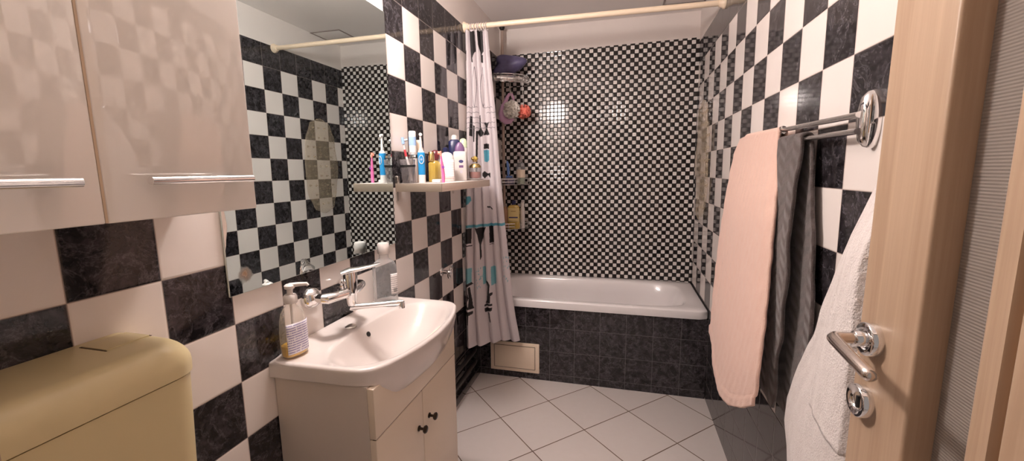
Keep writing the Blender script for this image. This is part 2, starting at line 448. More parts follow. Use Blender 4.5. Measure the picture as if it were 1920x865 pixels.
slab('wall_back', [[(-.1, D, 0), (1.55, D, 0), (1.55, D, ztop(1.55)), (-.1, D, ztop(-.1))], [(-.1, D, ztop(-.1)), (1.55, D, ztop(1.55)), (1.55, D, ZC), (-.1, D, ZC)]], [M['mosaic'], M['plaster']], [0, 1], (0, .1, 0))
# wall with the doorway the camera stands in
XJ0, XJ1, ZD = .66, 1.39, 2.04
slab('wall_front', [[(0, YF-.01, 0), (XJ0, YF-.01, 0), (XJ0, YF-.01, ZC), (0, YF-.01, ZC)], [(XJ1, YF-.01, 0), (1.46, YF-.01, 0), (1.46, YF-.01, ZC), (XJ1, YF-.01, ZC)],
                    [(XJ0, YF-.01, ZD), (XJ1, YF-.01, ZD), (XJ1, YF-.01, ZC), (XJ0, YF-.01, ZC)]], [M['tfr'], M['plaster']], [0, 0, 1], (0, -.1, 0))
bm = box_bm(XJ0-.03, .689, YF-.025, YF, 0, ZD+.03, .003); box_bm(XJ0, .689, YO, YF-.02, 0, ZD, .002, 2, bm)
box_bm(XJ0-.03, XJ1+.03, YF-.025, YF, ZD, ZD+.06, .003, 2, bm)
struct(bm_obj('trim_1', bm, M['wood'], auto=40))
# plinth of dark tile along the foot of the left wall
struct(box('baseboard_left', .0005, .016, 1.43, YB-.001, 0, .047, M['tfl'], r=.001))

# ------------------------------------------------------------------ bathtub
bp = struct(box('trim_2', .001, Wx(YB, .2)-.001, YB, YB+.03, 0, .4962, M['tf'], r=0))
bp.name = 'wall_bath'
XR = Wx(2.9, .5)-.004
def rr(x0, x1, y0, y1, z, e=8., n=96):
    cx, cy, hx, hy = (x0+x1)/2, (y0+y1)/2, (x1-x0)/2, (y1-y0)/2; R = []
    for k in range(n):
        t = 2*PI*(k+.5)/n
        # even spread round a rectangle-like outline
        c, s = math.cos(t), math.sin(t)
        r = (abs(c)**e+abs(s)**e)**(-1/e)
        R.append((cx+hx*c*r, cy+hy*s*r, z))
    return R
tub = thing('bathtub', 'white enamel bathtub behind the black marbled tiled panel', 'bathtub', (.72, 2.86, 0))
Y0, Y1 = YB-.014, D-.004
rings = [rr(.012, XR-.01, Y0+.012, Y1-.01, .497, 40), rr(.006, XR-.002, Y0+.002, Y1-.003, .5, 40), rr(.004, XR, Y0, Y1, .512, 40),
         rr(.004, XR, Y0, Y1, .541, 40), rr(.006, XR-.002, Y0+.002, Y1-.002, .548, 40), rr(.012, XR-.008, Y0+.008, Y1-.008, .551, 40),
         rr(.07, XR-.085, Y0+.05, Y1-.055, .549, 5.5), rr(.078, XR-.096, Y0+.058, Y1-.063, .546, 5.2), rr(.086, XR-.106, Y0+.066, Y1-.071, .536, 5.0),
         rr(.10, XR-.14, Y0+.075, Y1-.08, .45, 4.6), rr(.12, XR-.19, Y0+.09, Y1-.095, .33, 4.2), rr(.14, XR-.25, Y0+.11, Y1-.115, .22, 4.),
         rr(.17, XR-.30, Y0+.14, Y1-.145, .172, 3.6), rr(.23, XR-.38, Y0+.2, Y1-.2, .158, 3.2)]
loft('tub_shell', rings, M['enamel'], tub, cap1=True, auto=60)
lathe('overflow_cap', (.1, 2.86, .43), (1, 0, .15), [(0, .034), (.006, .034), (.01, .026), (.011, .001)], M['chrome'], tub)
lathe('drain', (.36, 2.86, .159), 'z', [(0, .03), (.003, .03), (.004, .02), (.004, .001)], M['chrome'], tub)

hp = thing('access_panel', 'small cream inspection panel set low in the black bath tiling', 'access panel', (.262, YB, .15))
box('panel_frame', .097, .431, YB-.014, YB-.001, .047, .25, M['crplas'], hp, r=.004)
box('panel_door', .127, .401, YB-.019, YB-.0145, .074, .226, M['crplas'], hp, r=.002)
bm = bmesh.new()
for a in ((.1235, .1262, .0705, .2295), (.4018, .4045, .0705, .2295)): box_bm(a[0], a[1], YB-.0152, YB-.0141, a[2], a[3], 0, 2, bm)
for a in ((.1235, .4045, .0705, .0732), (.1235, .4045, .2268, .2295)): box_bm(a[0], a[1], YB-.0152, YB-.0141, a[2], a[3], 0, 2, bm)
bm_obj('seam', bm, M['dkline'], hp)

# pipes at the foot of the left wall
for z in (.222, .140):
    tag(tube('pipe', [(.026, 1.44, z+.004), (.026, 2.0, z), (.026, 2.40, z-.002), (.022, 2.43, z-.002), (.003, 2.45, z-.002)], .0135, M['pipe']),
        'upper of two black pipes running low along the left wall' if z > .2 else 'lower of two black pipes running low along the left wall', 'pipe', 'pipes along the left wall')

# ------------------------------------------------------------------ mirror
bm = box_bm(.0008, .0062, .765, 1.5415, 1.081, 1.998, .0016, 1)
mir = bm_obj('wall_mirror', bm, M['mirror'], auto=20)
mir.data.materials.append(mat('mirror_edge', srgb(206, 212, 206), .25))
for f in mir.data.polygons:
    if f.normal.x < .95: f.material_index = 1
tag(mir, 'tall frameless mirror fixed to the tiled wall above the washbasin', 'mirror')

# ------------------------------------------------------------------ lamp over the mirror (above the frame)
lamp = thing('mirror_lamp', 'lit opal glass wall lamp over the washbasin mirror', 'lamp', (.01, 1.16, 2.12))
lathe('wall_plate', (.001, 1.16, 2.13), 'x', [(0, .05), (.012, .05), (.02, .04), (.02, .001)], M['chrome'], lamp)
tube('arm', [(.018, 1.16, 2.13), (.06, 1.16, 2.135), (.12, 1.16, 2.15), (.13, 1.16, 2.18)], .009, M['chrome'], lamp)
lathe('lamp_holder', (.13, 1.16, 2.172), 'z', [(0, .03), (.03, .026), (.036, .01)], M['chrome'], lamp)
lathe('lamp_shade', (.13, 1.16, 2.0), 'z', [(0, .004), (.004, .036), (.02, .062), (.06, .080), (.1, .083), (.14, .066), (.165, .036), (.172, .02)], M['lamp'], lamp)

# ------------------------------------------------------------------ upper cabinet
wc = thing('wall_cabinet', 'cream two-door wall cabinet hung beside the mirror', 'cabinet', (.1, .43, 1.31))
CX = .2
box('body', .002, CX-.019, .172, .680, 1.313, 1.94, M['lam'], wc, r=.0015)
for y0, y1, hy in ((.172, .4245, (.244, .388)), (.4275, .682, (.472, .652))):
    dr = box('door', CX-.0185, CX, y0, y1, 1.309, 1.944, M['lam'], wc, r=.0025, seg=3)
    if y0 > .4: dr['label'] = 'right door of the cabinet, with a full chrome bar handle'
    else: dr['label'] = 'left door of the cabinet'
    V, F = sweep([(CX+.027, hy[0], 1.3695), (CX+.027, hy[1], 1.3695)], .0066, 16)
    for yy in (hy[0]+.02, hy[1]-.02):
        v2, f2 = sweep([(CX-.001, yy, 1.3695), (CX+.027, yy, 1.3695)], .004, 10); k = len(V)
        V += v2; F += [tuple(i+k for i in f) for f in f2]
    h = mesh_obj('handle', V, F, M['chrome'], dr); sharp(h.data, 50); h['label'] = 'chrome bar handle'
box('edge_strip', CX-.012, CX-.0004, .4243, .4277, 1.3098, 1.943, M['lamedge'], wc, r=0)

# ------------------------------------------------------------------ toilet cistern
ci = thing('toilet_cistern', 'aged cream plastic toilet cistern on the wall below the cabinet', 'cistern', (.085, .35, .68))
def cis(y0, y1, x1, z, r, n=64):
    R = []
    x0 = .002
    pts = []
    # outline: straight back, rounded front corners
    seg = 12
    pts.append((x0, y0)); 
    for k in range(seg+1): t = -PI/2+PI/2*k/seg; pts.append((x1-r+r*math.cos(t), y0+r+r*math.sin(t)))
    for k in range(seg+1): t = PI/2*k/seg; pts.append((x1-r+r*math.cos(t), y1-r+r*math.sin(t)))
    pts.append((x0, y1)); pts.append((x0, (y0+y1)/2))
    return [(a, b, z) for a, b in pts]
A0, A1 = .12, .563
loft('tank', [cis(A0+.03, A1-.03, .15, .68, .05), cis(A0+.012, A1-.018, .164, .70, .05), cis(A0+.008, A1-.014, .168, .80, .05), cis(A0+.004, A1-.004, .170, 1.021, .05)], M['cistern'], ci, True, True, 50)
lid = [cis(A0+.006, A1-.006, .168, 1.0215, .05), cis(A0+.002, A1-.001, .172, 1.0235, .05), cis(A0+.002, A1, .172, 1.04, .05)]
for k in range(1, 9):
    t = PI/2*k/8; i = .036*(1-math.cos(t)); lid.append(cis(A0+.002+i, A1-i, .172-i, 1.04+.045*math.sin(t), .05-.0*i))
o = loft('lid', lid, M['cistern'], ci, True, True, 50)
V = []; 
fb = box('flush_button', .022, .082, .468, .535, 1.083, 1.0872, M['cistern'], ci, r=.0015)
bm = bmesh.new(); box_bm(.020, .022, .466, .537, 1.0845, 1.0856, 0, 2, bm); box_bm(.020, .084, .466, .468, 1.0845, 1.0856, 0, 2, bm); box_bm(.020, .084, .535, .537, 1.0845, 1.0856, 0, 2, bm)
bm_obj('button_seam', bm, M['dkline'], fb)
tube('flush_pipe', [(.06, .34, .682), (.06, .34, .5), (.06, .34, .001)], .018, M['cistern'], ci)

# ------------------------------------------------------------------ vanity and washbasin
vc = thing('vanity_cabinet', 'cream vanity cabinet with two doors under the washbasin', 'cabinet', (.15, 1.143, 0))
VX = .31; VY0, VY1 = .874, 1.414
bm = box_bm(.002, VX-.02, VY0, VY0+.018, .09, .826, .001, 1); 
side = bm_obj('side_panel', bm, M['vanside'], vc)
box('side_panel', .002, VX-.02, VY1-.018, VY1, .09, .80, M['vanside'], vc, r=.001)
box('base_panel', .002, VX-.02, VY0+.0185, VY1-.0185, .09, .108, M['vanside'], vc, r=.001)
box('back_panel', .003, .012, VY0+.0185, VY1-.0185, .109, .80, M['vanside'], vc, r=0)
box('plinth', .01, VX-.06, VY0+.01, VY1-.01, 0, .0895, M['vanside'], vc, r=.001)
fs = box('fascia', VX-.0195, VX, VY0, VY1, .6795, .822, M['vanity'], vc, r=.002)
for y0, y1, ky in ((VY0, 1.1355, 1.104), (1.1385, VY1, 1.178)):
    dr = box('door', VX-.0195, VX, y0, y1, .093, .6765, M['vanity'], vc, r=.002)
    k = lathe('knob', (VX, ky, .565), 'x', [(0, .009), (.003, .009), (.005, .0045), (.016, .004), (.019, .011), (.024, .013), (.028, .010), (.029, .002)], M['darkmetal'], dr, n=20)
    k['label'] = 'small dark bronze knob'
box('reveal', VX-.012, VX-.0025, 1.1357, 1.1383, .094, .676, M['dkline'], vc, r=0)
box('reveal', VX-.012, VX-.0025, VY0+.002, VY1-.002, .6768, .6793, M['dkline'], vc, r=0)

wb = thing('washbasin', 'white ceramic washbasin with a bowed front on the cream vanity', 'washbasin', (.17, 1.167, .73))
YC = 1.167; HB = .308
def outline(z, inset=0., n=120, pull=None):
    """plan of the basin: straight back, short straight ends, bowed front"""
    ctrl = [(0.002, YC-HB), (.09, YC-HB+.002), (.20, YC-HB+.006), (.272, YC-HB+.010), (.296, YC-HB+.022), (.318, YC-HB+.046), (.343, YC-.19), (.362, YC-.10), (.370, YC),
            (.362, YC+.10), (.343, YC+.19), (.318, YC+HB-.046), (.296, YC+HB-.022), (.272, YC+HB-.010), (.20, YC+HB-.006), (.09, YC+HB-.002), (0.002, YC+HB)]
    # even resample
    L = [0]
    for a, b in zip(ctrl, ctrl[1:]): L.append(L[-1]+math.dist(a, b))
    nf = n-24; R = []
    for k in range(nf):
        s = L[-1]*k/(nf-1); i = max(j for j in range(len(L)) if L[j] <= s+1e-9); i = min(i, len(ctrl)-2)
        t = (s-L[i])/(L[i+1]-L[i]); R.append((ctrl[i][0]*(1-t)+ctrl[i+1][0]*t, ctrl[i][1]*(1-t)+ctrl[i+1][1]*t))
    for k in range(1, 25): R.append((.002, YC+HB-2*HB*k/25))
    # smooth the front
    for _ in range(3):
        Q = R[:]
        for k in range(3, nf-3): R[k] = ((Q[k-1][0]+2*Q[k][0]+Q[k+1][0])/4, (Q[k-1][1]+2*Q[k][1]+Q[k+1][1])/4)
    out = []
    for x, y in R:
        dx, dy = x-.15, y-YC
        f = 1-inset/max(.05, math.hypot(dx, dy)) if inset else 1.
        xx, yy = (.15+dx*f if x > .003 else x), YC+dy*(1-inset/HB)
        if x <= .003: xx = .002+inset
        out.append((xx, yy, z))
    return out
def lip(p):  # the tap ledge at the back stands a little proud
    return .016*(1-sstep(.0, .055, p[0]))*sstep(.0, .10, min(p[1]-(YC-HB), (YC+HB)-p[1]))
def deck(R): return [(x, y, z+lip((x, y))) for x, y, z in R]
ZB = .873
def under(z_side, z_mid, xin, n=120):
    R = []
    for x, y, z in outline(0):
        w = sstep(.2, .31, x)*(1-sstep(.17, .292, abs(y-YC)))
        w2 = sstep(.22, .30, x)
        R.append((x-w*xin, y, z_side+(z_mid-z_side)*w))
    return R
def bowl(cx, hx, hy, z, e=2.6):
    """a ring that goes round in step with the outline"""
    R = []
    for x, y, _ in outline(0):
        t = math.atan2((y-YC)/HB, (x-.17)/.185); c, s = math.cos(t), math.sin(t)
        r = (abs(c)**e+abs(s)**e)**(-1/e)
        R.append((cx+hx*c*r, YC+hy*s*r, z))
    return R
def mixr(A, B, f): return [tuple(a*(1-f)+b*f for a, b in zip(p, q)) for p, q in zip(A, B)]
rings = []
u3 = [(min(x, VX-.03) if x > .28 else x, y, .80) for x, y, z in outline(0, .05)]
rings.append([(min(x, .285), y, z) for x, y, z in under(.829, .742, .07)])
rings.append([(min(x, .302), y, z) for x, y, z in under(.8275, .735, .05)])
rings.append(under(.829, .742, .045)); rings.append(under(.838, .765, .026)); rings.append(under(.850, .806, .010)); rings.append(under(.860, .842, .002))
rings.append(deck(outline(.8655, .0))); rings.append(deck(outline(.8708, .0022))); rings.append(deck(outline(ZB, .007))); rings.append(deck(outline(ZB-.0006, .016)))
def opening(k, z, e=2.35):
    """bowl opening: follows the bowed front, an oval towards the tap ledge"""
    R = []
    for x, y, _ in outline(0):
        t = math.atan2((y-YC)/HB, (x-.19)/.18); c, s_ = math.cos(t), math.sin(t)
        r = (abs(c)**e+abs(s_)**e)**(-1/e)
        hx = .160 if c > 0 else .100
        R.append((.19+hx*c*r, YC+.276*s_*r, z))
    return R
b0 = opening(1, .868)
rings.append(deck(mixr(outline(ZB-.001, .02), b0, .85)))
rings.append(deck(b0))
for f, z in ((.03, .8635), (.07, .855), (.16, .832), (.30, .803), (.48, .778), (.68, .762), (.86, .756)):
    rings.append(mixr(opening(1, z), bowl(.215, .02, .022, z, 2.), f))
rings.append(bowl(.215, .02, .022, .7545, 2.))
loft('basin_bowl', rings, M['ceramic'], wb, cap1=True, auto=65)
lathe('tap_hole_cap', (.058, 1.135, .8715), (0.06, 0, 1), [(0, .021), (.003, .021), (.005, .017), (.005, .001)], M['brushed'], wb, n=24)
lathe('overflow_hole', (.1045, 1.165, .838), (.9, 0, .45), [(0, .0085), (.003, .0085), (.0032, .001)], M['blackrub'], wb, n=18)
lathe('drain', (.215, YC, .7545), 'z', [(0, .021), (.003, .021), (.005, .016), (.004, .001)], M['chrome'], wb, n=24)

# ------------------------------------------------------------------ mixer tap on the wall
mx = thing('basin_mixer', 'chrome wall-mounted mixer tap with a long swivel spout over the washbasin', 'tap', (.085, 1.115, 1.0))
for y in (1.03, 1.20):
    lathe('escutcheon', (.0005, y, 1.0), 'x', [(0, .034), (.006, .034), (.016, .030), (.026, .022), (.032, .013), (.033, .005)], M['chrome'], mx)
V = []; F = []
def addm(V, F, vf):
    k = len(V); V += vf[0]; F += [tuple(i+k for i in f) for f in vf[1]]
addm(V, F, sweep([(.03, 1.03, 1.0), (.052, 1.03, 1.0)], [.014, .014], 12))
addm(V, F, sweep([(.03, 1.20, 1.0), (.052, 1.20, 1.0)], [.014, .014], 12))
addm(V, F, sweep([(.05, 1.028, 1.0), (.064, 1.032, 1.0), (.074, 1.055, 1.0), (.082, 1.085, 1.0), (.085, 1.115, 1.0), (.082, 1.145, 1.0), (.074, 1.175, 1.0), (.064, 1.198, 1.0), (.05, 1.202, 1.0)], [.015, .0165, .0145, .015, .017, .015, .0145, .0165, .015], 18))
addm(V, F, sweep([(.085, 1.115, .955), (.085, 1.115, .962), (.085, 1.115, .99), (.085, 1.115, 1.03), (.085, 1.115, 1.055), (.085, 1.115, 1.066)], [.013, .0155, .0185, .0225, .0235, .021], 24))
b = mesh_obj('tap_body', V, F, M['chrome'], mx); fixn(b); sharp(b.data, 45)
tube('lever', [(.065, 1.097, 1.063), (.085, 1.115, 1.069), (.105, 1.134, 1.071), (.130, 1.157, 1.075), (.152, 1.178, 1.080), (.156, 1.182, 1.081)], [.016, .0225, .018, .013, .011, .006], M['chrome'], mx, 16, 1., .42)
tube('spout', [(.085, 1.115, .950), (.087, 1.1155, .949), (.11, 1.125, .950), (.18, 1.153, .953), (.228, 1.172, .956), (.237, 1.176, .957)], [.013, .0125, .0098, .0088, .0088, .007], M['chrome'], mx, 16)
lathe('spout_nozzle', (.231, 1.1735, .958), (0, 0, -1), [(0, .009), (.012, .0105), (.02, .0105), (.02, .001)], M['chrome'], mx, n=18)

# valve on the wall past the basin
av = thing('angle_valve', 'small chrome shut-off valve on the tiled wall beside the shower curtain', 'valve', (.02, 2.0, .84))
lathe('escutcheon', (.0005, 2.0, .845), 'x', [(0, .024), (.004, .023), (.01, .012), (.011, .004)], M['chrome'], av, n=20)
tube('valve_body', [(.008, 2.0, .845), (.05, 2.0, .845), (.056, 2.0, .845)], [.010, .012, .009], M['chrome'], av, 16)
tube('outlet', [(.042, 2.0, .845), (.042, 2.0, .822), (.042, 2.0, .812)], [.009, .010, .007], M['chrome'], av, 14)
tube('valve_handle', [(.048, 2.0, .852), (.056, 2.0, .875), (.06, 2.0, .882)], [.008, .014, .010], M['chrome'], av, 14, 1, .6)

# ------------------------------------------------------------------ things on the basin
sd = thing('soap_dispenser', 'clear pump bottle with a little yellow liquid soap on the left corner of the washbasin', 'soap dispenser', (.04, .905, .874))
SC_ = (.042, .912); ZS = .8745
prof = [(0, .029, .017, 3), (.004, .034, .021, 3), (.03, .0355, .0225, 3), (.07, .036, .0225, 2.8), (.105, .034, .021, 2.6), (.125, .029, .019, 2.4), (.137, .021, .016, 2.2), (.143, .014, .013, 2), (.152, .0125, .0125, 2)]
bottle('bottle', SC_, ZS, prof, M['milky'], sd, rot=PI/2-.2)
bottle('liquid', SC_, ZS, [(.0015, .027, .0155, 3), (.005, .0325, .0195, 3), (.03, .034, .021, 3), (.034, .034, .021, 3)], M['soapliq'], sd, rot=PI/2-.2)
def patch(name, c, z0, hx, hy, e, rot, t0, t1, za, zb, m, parent, off=.0006, nu=14, nv=6, taper=0.):
    """a label that hugs a flattened bottle"""
    cr, sr = math.cos(rot), math.sin(rot)
    def fn(u, v):
        t = t0+(t1-t0)*u
        a, b = math.cos(t), math.sin(t); a = math.copysign(abs(a)**(2/e), a)*(hx+off); b = math.copysign(abs(b)**(2/e), b)*(hy+off)
        return (c[0]+a*cr-b*sr, c[1]+a*sr+b*cr, z0+za+(zb-za)*v)
    return grid(name, fn, nu, nv, m, parent, .0004)
patch('label', SC_, ZS, .0362, .0228, 2.9, PI/2-.2, PI+.62, 2*PI-.2, .012, .098, M['label'], sd)
tube('dip_tube', [(.042, .912, ZS+.02), (.042, .912, ZS+.15)], .003, M['wplas'], sd, 8)
lathe('collar', (SC_[0], SC_[1], ZS+.150), 'z', [(0, .016), (.002, .0175), (.018, .0175), (.024, .014), (.024, .006)], M['wplas'], sd)
pm = lathe('pump', (SC_[0], SC_[1], ZS+.173), 'z', [(0, .0075), (.015, .0075), (.018, .0125), (.026, .0135), (.030, .009), (.030, .001)], M['wplas'], sd, n=20)
tube('nozzle', [(SC_[0], SC_[1], ZS+.199), (SC_[0]+.018, SC_[1]+.014, ZS+.200), (SC_[0]+.034, SC_[1]+.026, ZS+.199), (SC_[0]+.037, SC_[1]+.028, ZS+.194)], [.007, .006, .005, .004], M['wplas'], sd, 12)

mw = thing('mouthwash_bottle', 'nearly empty clear mouthwash bottle with a white cap behind the tap', 'bottle', (.055, 1.36, .874))
MC = (.056, 1.362); ZM = .8735
prof = [(0, .040, .024, 4), (.005, .044, .027, 4), (.06, .044, .027, 4), (.13, .044, .027, 4), (.15, .043, .0265, 3.6), (.166, .038, .025, 3), (.176, .027, .021, 2.4), (.183, .018, .018, 2), (.20, .0175, .0175, 2)]
RM = .75
bottle('bottle', MC, ZM, prof, M['clear'], mw, rot=RM)
lq = bottle('liquid', MC, ZM, [(.0015, .039, .023, 4), (.005, .0425, .0255, 4), (.0075, .0425, .0255, 4)], clear('teal_liquid', srgb(60, 160, 180), .1, .7, .95), mw, rot=RM)
lathe('cap', (MC[0], MC[1], ZM+.201), 'z', [(0, .021), (.002, .0225), (.036, .0215), (.041, .018), (.041, .002)], M['wplas'], mw, n=32)
lb = patch('price_label', MC, ZM, .044, .027, 4., RM, 2*PI-1.45, 2*PI-.35, .045, .125, M['label2'], mw)
bm = bmesh.new()
lbp = [lb.data.vertices[i].co for i in range(len(lb.data.vertices))]
for k in range(7):
    u = 2+k; p = lbp[0*15+u]; q = lbp[0*15+u+1]; d = (q-p); nrm = Vector((d.y, -d.x, 0)).normalized()*.0007
    a = p+d*.1; b_ = p+d*(.35+.35*((k*37) % 3)/2)
    vs = [bm.verts.new(a+nrm+Vector((0, 0, .008))), bm.verts.new(b_+nrm+Vector((0, 0, .008))), bm.verts.new(b_+nrm+Vector((0, 0, .024))), bm.verts.new(a+nrm+Vector((0, 0, .024)))]
    bm.faces.new(vs)
bm_obj('barcode', bm, M['blackrub'], lb)

# ------------------------------------------------------------------ shelf and what stands on it
SX, SY0, SY1, SZ = .212, 1.565, 2.215, 1.331
sh = thing('wall_shelf', 'narrow white shelf with metal edging on the tiled wall right of the mirror', 'shelf', (.1, 1.9, SZ-.02))
box('board', .012, SX-.004, SY0+.004, SY1-.004, SZ-.012, SZ-.0005, M['wplas'], sh, r=.001)
bm = bmesh.new()
for ya, yb_ in ((SY0, SY0+.003), (SY1-.003, SY1)):
    e = box('end_strip', .002, SX, ya, yb_, SZ-.035, SZ-.0002, M['shelfend'], sh, r=.0008); e['label'] = 'grey-beige metal end strip'
bm.free()
box('front_strip', SX-.003, SX, SY0+.0032, SY1-.0032, SZ-.035, SZ-.0002, mat('front_strip_white', srgb(232, 214, 200), .3), sh, r=.0008)
for y in (1.572, 2.19):
    bm = box_bm(.0008, .006, y-.006, y+.012, SZ-.075, SZ+.03, .001, 1); box_bm(.006, .03, y-.006, y+.012, SZ-.02, SZ-.0125, .001, 1, bm); box_bm(.004, .014, y-.006, y+.012, SZ, SZ+.03, .001, 1, bm)
    bm_obj('bracket', bm, M['brushed'], sh, auto=40)
SZ += .0003
# tumbler
TB = (.043, 1.603)
cup = thing('toothbrush_tumbler', 'smoky clear tumbler with a black band at the near end of the shelf', 'tumbler', (TB[0], TB[1], SZ))
lathe('cup', (TB[0], TB[1], SZ), 'z', [(0, .024), (.002, .026), (.05, .030), (.098, .033), (.1, .0325), (.098, .0315), (.05, .0285), (.006, .0245), (.005, .001)], M['smoke'], cup, n=30)
lathe('band', (TB[0], TB[1], SZ+.068), 'z', [(0, .0315), (0, .0322), (.008, .0328), (.008, .0318)], M['blackrub'], cup, n=30)
tb = thing('toothbrush', 'red and white toothbrush with a blue head leaning in the tumbler', 'toothbrush', (TB[0], TB[1], SZ+.01))
tube('handle', [(TB[0]+.012, TB[1]+.008, SZ+.010), (TB[0]+.004, TB[1]+.004, SZ+.07), (TB[0]-.006, TB[1]-.002, SZ+.12), (TB[0]-.012, TB[1]-.006, SZ+.165)], [.005, .006, .0045, .003], M['wplas'], tb, 10)
tube('grip', [(TB[0]-.0045, TB[1]-.0015, SZ+.112), (TB[0]-.0085, TB[1]-.0035, SZ+.14)], [.0056, .0048], M['red'], tb, 10)
tube('brush_head', [(TB[0]-.012, TB[1]-.006, SZ+.163), (TB[0]-.015, TB[1]-.007, SZ+.190)], [.0075, .0075], M['ltblue'], tb, 10, 1, .8)
tube('bristles', [(TB[0]-.008, TB[1]-.004, SZ+.177), (TB[0]+.004, TB[1]+.002, SZ+.180)], [.009, .008], M['wplas'], tb, 10, 1, .6)
rz = thing('razor', 'razor with a black and silver head standing in the tumbler', 'razor', (TB[0]+.014, TB[1]+.014, SZ+.02))
tube('handle', [(TB[0]-.004, TB[1]+.010, SZ+.012), (TB[0]+.010, TB[1]+.014, SZ+.08), (TB[0]+.016, TB[1]+.016, SZ+.108)], [.004, .005, .004], M['brushed'], rz, 10)
box('razor_head', TB[0]-.004, TB[0]+.038, TB[1]+.010, TB[1]+.020, SZ+.104, SZ+.120, M['blackrub'], rz, r=.003)
box('blade', TB[0]-.001, TB[0]+.035, TB[1]+.0075, TB[1]+.0102, SZ+.106, SZ+.116, M['chrome'], rz, r=.0006)
# tube behind
t1 = thing('cream_tube', 'white cosmetic tube with a blue band, tallest thing at the near end of the shelf', 'tube', (.036, 1.668, SZ))
lathe('tube_body', (.036, 1.668, SZ), 'z', [(0, .014), (.002, .0155), (.12, .0155), (.13, .013)], M['wplas'], t1, n=24)
lathe('blue_band', (.036, 1.668, SZ+.16), 'z', [(0, .0158), (.038, .0158)], M['ltblue'], t1, n=24)
lathe('cap', (.036, 1.668, SZ+.128), 'z', [(0, .0155), (.09, .0155), (.094, .013), (.094, .001)], M['wplas'], t1, n=24)
t2 = thing('lotion_bottle', 'plain cream bottle half hidden behind the blue electric toothbrush', 'bottle', (.034, 1.73, SZ))
lathe('bottle', (.034, 1.73, SZ), 'z', [(0, .018), (.003, .0205), (.14, .0205), (.155, .017)], M['crplas'], t2, n=24)
lathe('cap', (.034, 1.73, SZ+.1555), 'z', [(0, .015), (.028, .0145), (.032, .012), (.032, .001)], M['crplas'], t2, n=24)
# electric toothbrush
EB = (.098, 1.622)
eb = thing('electric_toothbrush', 'blue and white electric toothbrush standing on the shelf beside the tumbler', 'electric toothbrush', (EB[0], EB[1], SZ))
RE = .45
bottle('base', EB, SZ, [(0, .0135, .0125, 2.2), (.002, .0145, .0135, 2.2), (.034, .0145, .0135, 2.2)], M['wplas'], eb, RE, 24)
bottle('grip', EB, SZ, [(.0342, .0145, .0135, 2.2), (.07, .0148, .0138, 2.2), (.108, .0155, .014, 2.2), (.122, .0160, .0142, 2.2), (.128, .0150, .013, 2.2)], M['blue'], eb, RE, 24)
bottle('shoulder', EB, SZ, [(.128, .0135, .012, 2.2), (.132, .012, .011, 2), (.140, .0075, .0075, 2)], M['wplas'], eb, RE, 24)
tube('neck', [(EB[0], EB[1], SZ+.139), (EB[0], EB[1], SZ+.165), (EB[0]-.001, EB[1], SZ+.198)], [.0065, .0052, .0038], M['wplas'], eb, 12)
lathe('brush_head', (EB[0]-.002, EB[1]+.004, SZ+.203), (.45, -.85, -.1), [(0, .0065), (.004, .007), (.012, .0068), (.012, .001)], M['wplas'], eb, n=16)
V, F = [], []
cdir = Vector((math.sin(RE), -math.cos(RE), 0)); pdir = Vector((math.cos(RE), math.sin(RE), 0))
pc = Vector((EB[0], EB[1], SZ+.098))+cdir*.0143
ring = [pc+pdir*(.0098*math.cos(t))+Vector((0, 0, .0175*math.sin(t)))-cdir*(.0022*abs(math.cos(t))) for t in [2*PI*k/24 for k in range(25)]]
tube('button_ring', ring, .0016, M['wplas'], eb, 8)
lathe('button', pc-cdir*.001, cdir, [(0, .005), (.0015, .005), (.002, .001)], M['ltblue'], eb, n=16)
ch = tag(box('toothbrush_charger', .118, .158, 1.672, 1.724, SZ, SZ+.014, M['wplas'], r=.004), 'flat white charger plate lying on the shelf beside the electric toothbrush', 'charger')
# pink toothbrush at the front edge
pk = thing('toothbrush', 'pink child toothbrush with an orange head standing at the front corner of the shelf', 'toothbrush', (.178, 1.66, SZ))
tube('handle', [(.178, 1.661, SZ+.0005), (.178, 1.661, SZ+.004), (.1785, 1.661, SZ+.035), (.176, 1.659, SZ+.07), (.174, 1.657, SZ+.1), (.1725, 1.656, SZ+.115)], [.006, .0068, .0072, .0062, .0042, .0035], M['pink'], pk, 12)
tube('brush_head', [(.1725, 1.656, SZ+.112), (.172, 1.655, SZ+.134)], [.0055, .0055], M['salmon'], pk, 10, 1, .7)
tube('bristles', [(.1715, 1.655, SZ+.124), (.160, 1.650, SZ+.126)], [.0075, .007], M['salmon'], pk, 10, .6, 1)
lathe('emblem', (.1815, 1.6545, SZ+.066), (.4, -.9, 0), [(0, .0058), (.002, .0058), (.002, .001)], mat('emblem_violet', srgb(140, 70, 160), .4), pk, n=14)
# perfumes and flasks
gp = thing('perfume_bottle', 'slim glass perfume bottle with a tall gold cap', 'bottle', (.072, 1.775, SZ))
lathe('bottle', (.072, 1.775, SZ), 'z', [(0, .015), (.002, .017), (.085, .017), (.09, .01), (.094, .008)], M['goldglass'], gp, n=6)
lathe('cap', (.072, 1.775, SZ+.0945), 'z', [(0, .0135), (.04, .0135), (.042, .012), (.042, .001)], M['gold'], gp, n=20)
yb = thing('glass_flask', 'yellow-green glass flask with a maroon stopper behind the gold-capped perfume', 'flask', (.05, 1.865, SZ))
bottle('bottle', (.05, 1.865), SZ, [(0, .022, .014, 3), (.003, .024, .016, 3), (.08, .024, .016, 3), (.095, .016, .012, 2.4), (.1, .009, .009, 2)], M['goldglass'], yb, .45)
bottle('stopper', (.05, 1.865), SZ, [(.1005, .010, .010, 2), (.108, .018, .014, 2), (.128, .022, .016, 2), (.145, .017, .013, 2), (.150, .006, .006, 2)], M['maroon'], yb, .45)
